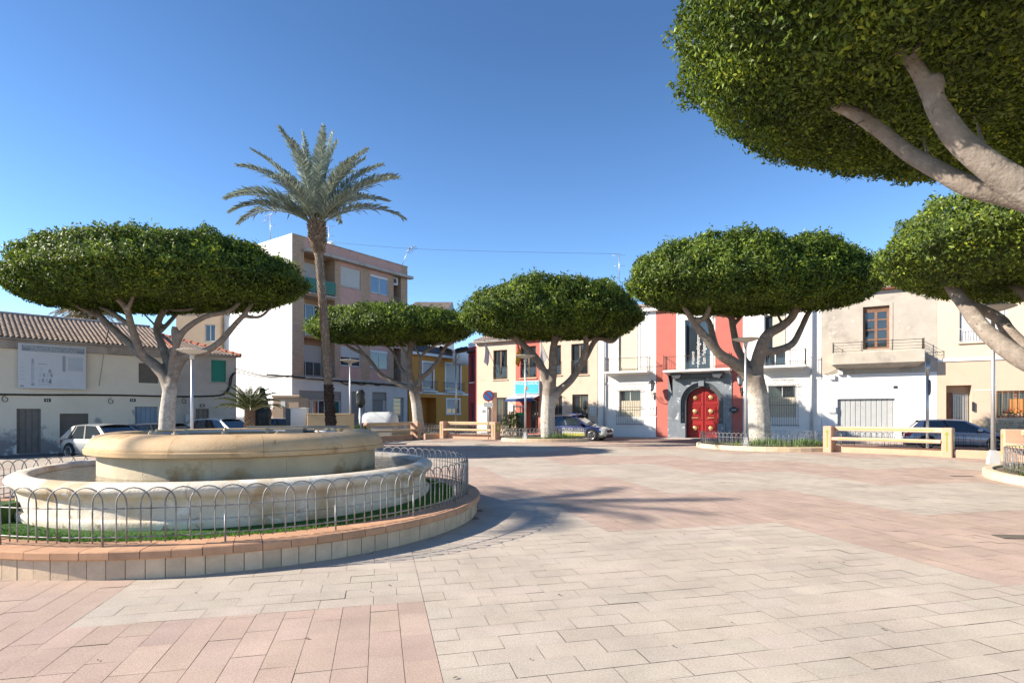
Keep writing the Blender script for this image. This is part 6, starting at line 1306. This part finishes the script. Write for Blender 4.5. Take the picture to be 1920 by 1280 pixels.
def bagged(u, vt, vb, Y, zp, hw, label, pole=True, seed=0, drape=False):
    b = wpt(u, vt, Y); zt = b.z; zb_ = CH+(HZ-vb)/F*Y; t = thing('bagged_signal', label, 'traffic light', (b.x, Y, 0), 0, 'bagged traffic lights'); H = zt-zb_
    a = MB(); n, k = 14, 12
    for j in range(k+1):
        f = j/k; prof = (.25+.75*min(1, f*5))*(1-.0*f)*(1 if f < .85 else 1-(f-.85)*3.2)
        if drape: prof = .25+.75*min(1, (1-f)*1.5)
        for i in range(n):
            q = 2*math.pi*i/n; rr = hw*prof*(1+.22*noise.noise(Vector((math.cos(q)*2+seed, math.sin(q)*2, f*4)))); a.v.append((rr*math.cos(q), rr*.8*math.sin(q), zb_+H*f))
    for j in range(k):
        for i in range(n): i2 = (i+1) % n; a.f.append((j*n+i, j*n+i2, (j+1)*n+i2, (j+1)*n+i)); a.m.append(0)
    a.f += [tuple(range(n-1, -1, -1)), tuple(k*n+i for i in range(n))]; a.m += [0, 0]
    a.build('black_bag', M_('black_plastic_bag', (.03, .032, .03), .35, .3, 6, .9, 7), t, True)
    a = MB(); a.cyl(0, 0, -.05, zb_+.1, .09 if pole else .06, 12); a.build('pole', m_pole, t, True)
bagged(676, 730, 766, 32.5, 0, .26, 'traffic light wrapped in a black bag on a grey pole right of the lamp', seed=2)
bagged(492, 727, 800, 33, 0, .50, 'larger dark bagged signal sticking up behind the sago palm', seed=5, drape=True)
# covered silver container
Y = 38.5; b = wpt(713, 788, Y); t = thing('covered_container', 'rounded container under a silver tarpaulin behind the left bench', 'container', (b.x, Y, -.1), -.12); a = MB()
hw = 32/F*Y; zt_ = wpt(713, 772, Y).z+.1; zb_ = wpt(713, 790, Y).z+.1-.15; n = 12
sec_ = [(-.75, zb_), (-.72, zb_+(zt_-zb_)*.5), (-.5, zt_-.08), (-.25, zt_), (.25, zt_), (.5, zt_-.08), (.72, zb_+(zt_-zb_)*.5), (.75, zb_)]
xsn = [-hw, -hw*.93, -hw*.78, -hw*.5, 0, hw*.5, hw*.78, hw*.93, hw]; sc_ = [.55, .8, .97, 1, 1, 1, .97, .8, .55]
for x, s in zip(xsn, sc_):
    for (y, z) in sec_: a.v.append((x, y*s, zb_+(z-zb_)*(s if s < 1 else 1)+.02*noise.noise(Vector((x*2, y*3, z)))))
m8 = 8
for i in range(len(xsn)-1):
    for j in range(m8-1): a.f.append((i*m8+j, i*m8+m8+j, i*m8+m8+j+1, i*m8+j+1)); a.m.append(0)
a.f += [tuple(range(m8)), tuple((len(xsn)-1)*m8+j for j in range(m8-1, -1, -1))]; a.m += [0, 0]
a.build('tarpaulin', M_('silver_tarpaulin', (.50, .52, .53), .45, .1, 3, .5, 12), t, True)
a = MB(); a.cbox(-hw*.9, hw*.9, -.6, .6, .15, zb_+.05, .04); a.build('container_body', M_('container_green', (.25, .27, .26), .7, .1, 3, .1), t); a = MB()
for s in (-.72, .72): a.tube([(s*hw, .9*y, z+.015) for y, z in sec_], .025, 5)
a.build('strap', m_dark, t)
# bin before the police station
b = wpt(976, 772, 38); t = thing('wheelie_bin', 'tall grey litter bin with green rim beside the police station door', 'bin', (b.x, 38, -.02)); a = MB(); a.tube([(0, 0, .08), (0, 0, 1.55)], [.36, .44], 4); o = a.build('bin_body', M_('bin_grey', (.09, .11, .11), .5, .08, 4, .05), t); o.rotation_euler = (0, 0, .7); a = MB(); a.tube([(0, 0, 1.552), (0, 0, 1.75)], [.46, .46], 4); o = a.build('green_rim', M_('bin_green', (.02, .22, .06), .5, .08, 4, .05), t); o.rotation_euler = (0, 0, .7)
a = MB(); a.cbox(-.42, .42, -.3, .3, 2.12, 2.2, .02); a.tube([(0, .3, 0), (0, .3, 2.2)], .04, 8); a.build('hood', m_metal, t)
# no parking sign
b = wpt(916, 742, 36.2); t = thing('no_parking_sign', 'round blue no parking sign with red edge beside the police station', 'road sign', (b.x, 36.2, 0)); a = MB(); a.cyl(0, 0, 0, b.z+.3, .035, 8); a.build('pole', m_metal, t, True)
zc = b.z; a = MB(); a.disc_y(0, -.045, zc, .36, 28, 0, .02); a.build('sign_plate', M_('sign_red', (.45, .03, .03), .4, .05, 4, 0), t); a = MB(); a.disc_y(0, -.067, zc, .28, 28, 0, .006); a.build('sign_disc', M_('sign_disc_blue', (.04, .20, .50), .4, .05, 4, 0), t)
a = MB(); a.prism_y([(-.21, zc+.15), (-.15, zc+.21), (.21, zc-.15), (.15, zc-.21)][::-1], -.08, -.074); a.build('red_bar', M_('sign_red_bar', (.45, .03, .03), .4, .05, 4, 0), t)
a = MB(); a.box(-.3, .3, -.07, -.045, zc-.72, zc-.42); a.build('under_plate', M_('sign_plate_white', (.62, .62, .6), .5, .04, 4, 0), t)
b = wpt(927, 760, 36.8); a = MB(); a.cbox(-.17, .17, -.17, .17, 0, 3.05, .02); o = a.build('pillar', m_salm); o.location = (b.x, 36.8, 0); tag(o, 'tall salmon pillar standing right of the no parking sign', 'pillar'); o.name = 'stone_pillar'
# side on road sign in front of the grey house
b = wpt(1739, 725, 25.2); t = thing('road_sign', 'grey road sign seen edge on behind the long bench', 'road sign', (b.x, 25.2, -.1), math.radians(62)); a = MB(); a.cyl(0, 0, 0, 4.1, .06, 8); a.box(-.11, .11, -.07, .07, 3.5, 4.12); a.build('pole', m_pole, t, True); a = MB(); a.disc_y(0, -.06, 2.95, .35, 26, 0, .03); a.build('sign_plate', m_metal, t)
# floodlight post before the orange house
b = wpt(855, 660, 41); t = thing('floodlight_post', 'slim pole with dark floodlights in front of the orange house', 'floodlight', (b.x, 41, 0)); h = b.z; a = MB(); a.tube([(0, 0, 0), (0, 0, h)], [.075, .05], 10); a.build('pole', m_pole, t, True)
for (x, rr) in ((-.75, .3), (.45, -.25)): a = MB(); a.cbox(-.48, .48, -.3, .3, -.12, .12, .04); o = a.build('floodlight', m_dark, t); o.location = (x, -.1, h+.15); o.rotation_euler = (.35, rr, .2)
a = MB(); a.tube([(-.9, 0, h), (.7, 0, h)], .035, 6); a.tube([(.05, 0, h-.6), (.3, -.1, h-.35), (.1, -.2, h-.15)], .03, 6); a.build('cross_arm', m_metal, t, True)
# railing in front of the orange house
b0, b1 = wpt(795, 790, 43.5), wpt(893, 790, 42.5); d = Vector((b1.x-b0.x, b1.y-b0.y)); t = thing('metal_railing', 'dark metal railing in front of the orange house', 'railing', (b0.x, b0.y, -.15), math.atan2(d.y, d.x)); a = MB(); L = d.length
for z in (.15, 1.0): a.box(0, L, -.02, .02, z, z+.04)
for i in range(int(L/.14)+1): a.tube([(i*.14, 0, .15), (i*.14, 0, 1.02)], .012, 4)
for i in range(4): a.tube([(L*i/3, 0, 0), (L*i/3, 0, 1.25)], .035, 6)
a.build('bars', m_dark, t)
# shrubs
def shrub(label, u, Y, z0, w_, h, n, tone, seed, blade=.30, name='oleander_shrub'):
    b = wpt(u, 780, Y); t = thing(name, label, 'shrub', (b.x, Y, z0), 0, 'shrubs in the beds'); r = np.random.default_rng(seed); q = r.uniform(0, 6.28, n); e = r.uniform(.2, 1.0, n); f = r.uniform(.1, 1, n)
    P = np.stack([w_*f*(1-e*.35)*np.cos(q), w_*f*(1-e*.35)*np.sin(q), h*e*(1-.25*f*f)], 1); N_ = np.stack([np.cos(q), np.sin(q), .5+0*q], 1)
    leaves_mesh(P, N_, blade, tone, t, 'foliage', .2, .9, .03, -1.2); a = MB()
    for i in range(9): p = P[i*3]; a.tube([(0, 0, -.05), tuple(p*.5+np.array((0, 0, .1))), tuple(p)], .014, 4)
    a.build('stems', m_palmbark, t)
shrub('oleander shrub with long pale leaves left of the police station bin', 959, 37.2, 0, .95, 1.75, 620, (.10, .13, .05), 4)
shrub('low green shrub beside the bagged traffic light pole', 668, 31.5, 0, .5, 1.0, 260, (.07, .12, .03), 5, .2)
shrub('small shrub at the foot of the police station right of the police car', 1101, 41.5, -.05, .6, 1.1, 240, (.11, .10, .04), 6, .2)
tree_grass = [(2.9, 33.2, .9), (12.0, 26.6, 1.1), (13.9, 26.4, .8)]
for (x, y, s) in tree_grass:
    n = 500; q = RNG.normal(0, .35, (n, 2))*s*np.array((1.3, .5))+np.array((x, y)); grass('grass', q, .15, .34, .018, (.11, .20, .04), .35)
# litter on the paving: dry leaves and twigs
def litter():
    n = 110; u = RNG.uniform(0, 1, n); Y = 3.2+26*RNG.uniform(0, 1, n)**1.6; X = RNG.uniform(-.75, .95, n)*Y; ok = ((X-FC.x)**2+(Y-FC.y)**2) > 4.1**2; X, Y = X[ok], Y[ok]; n = len(X); s = RNG.uniform(.010, .026, n)
    an = RNG.uniform(0, 6.28, n); dx, dy = np.cos(an)*s, np.sin(an)*s; z = .006+RNG.uniform(0, .008, n)
    q = np.stack([np.stack([X-dx, Y-dy, z], 1), np.stack([X+dy*.4, Y-dx*.4, z+.004], 1), np.stack([X+dx, Y+dy, z], 1), np.stack([X-dy*.4, Y+dx*.4, z+.004], 1)], 1)
    tag(color_mesh('leaf_litter', q.reshape(-1, 3), 4, np.array((.13, .08, .04))*(1+RNG.normal(0, .4, (n, 1))).clip(.3, 2), m_blade), kind='stuff')
litter()
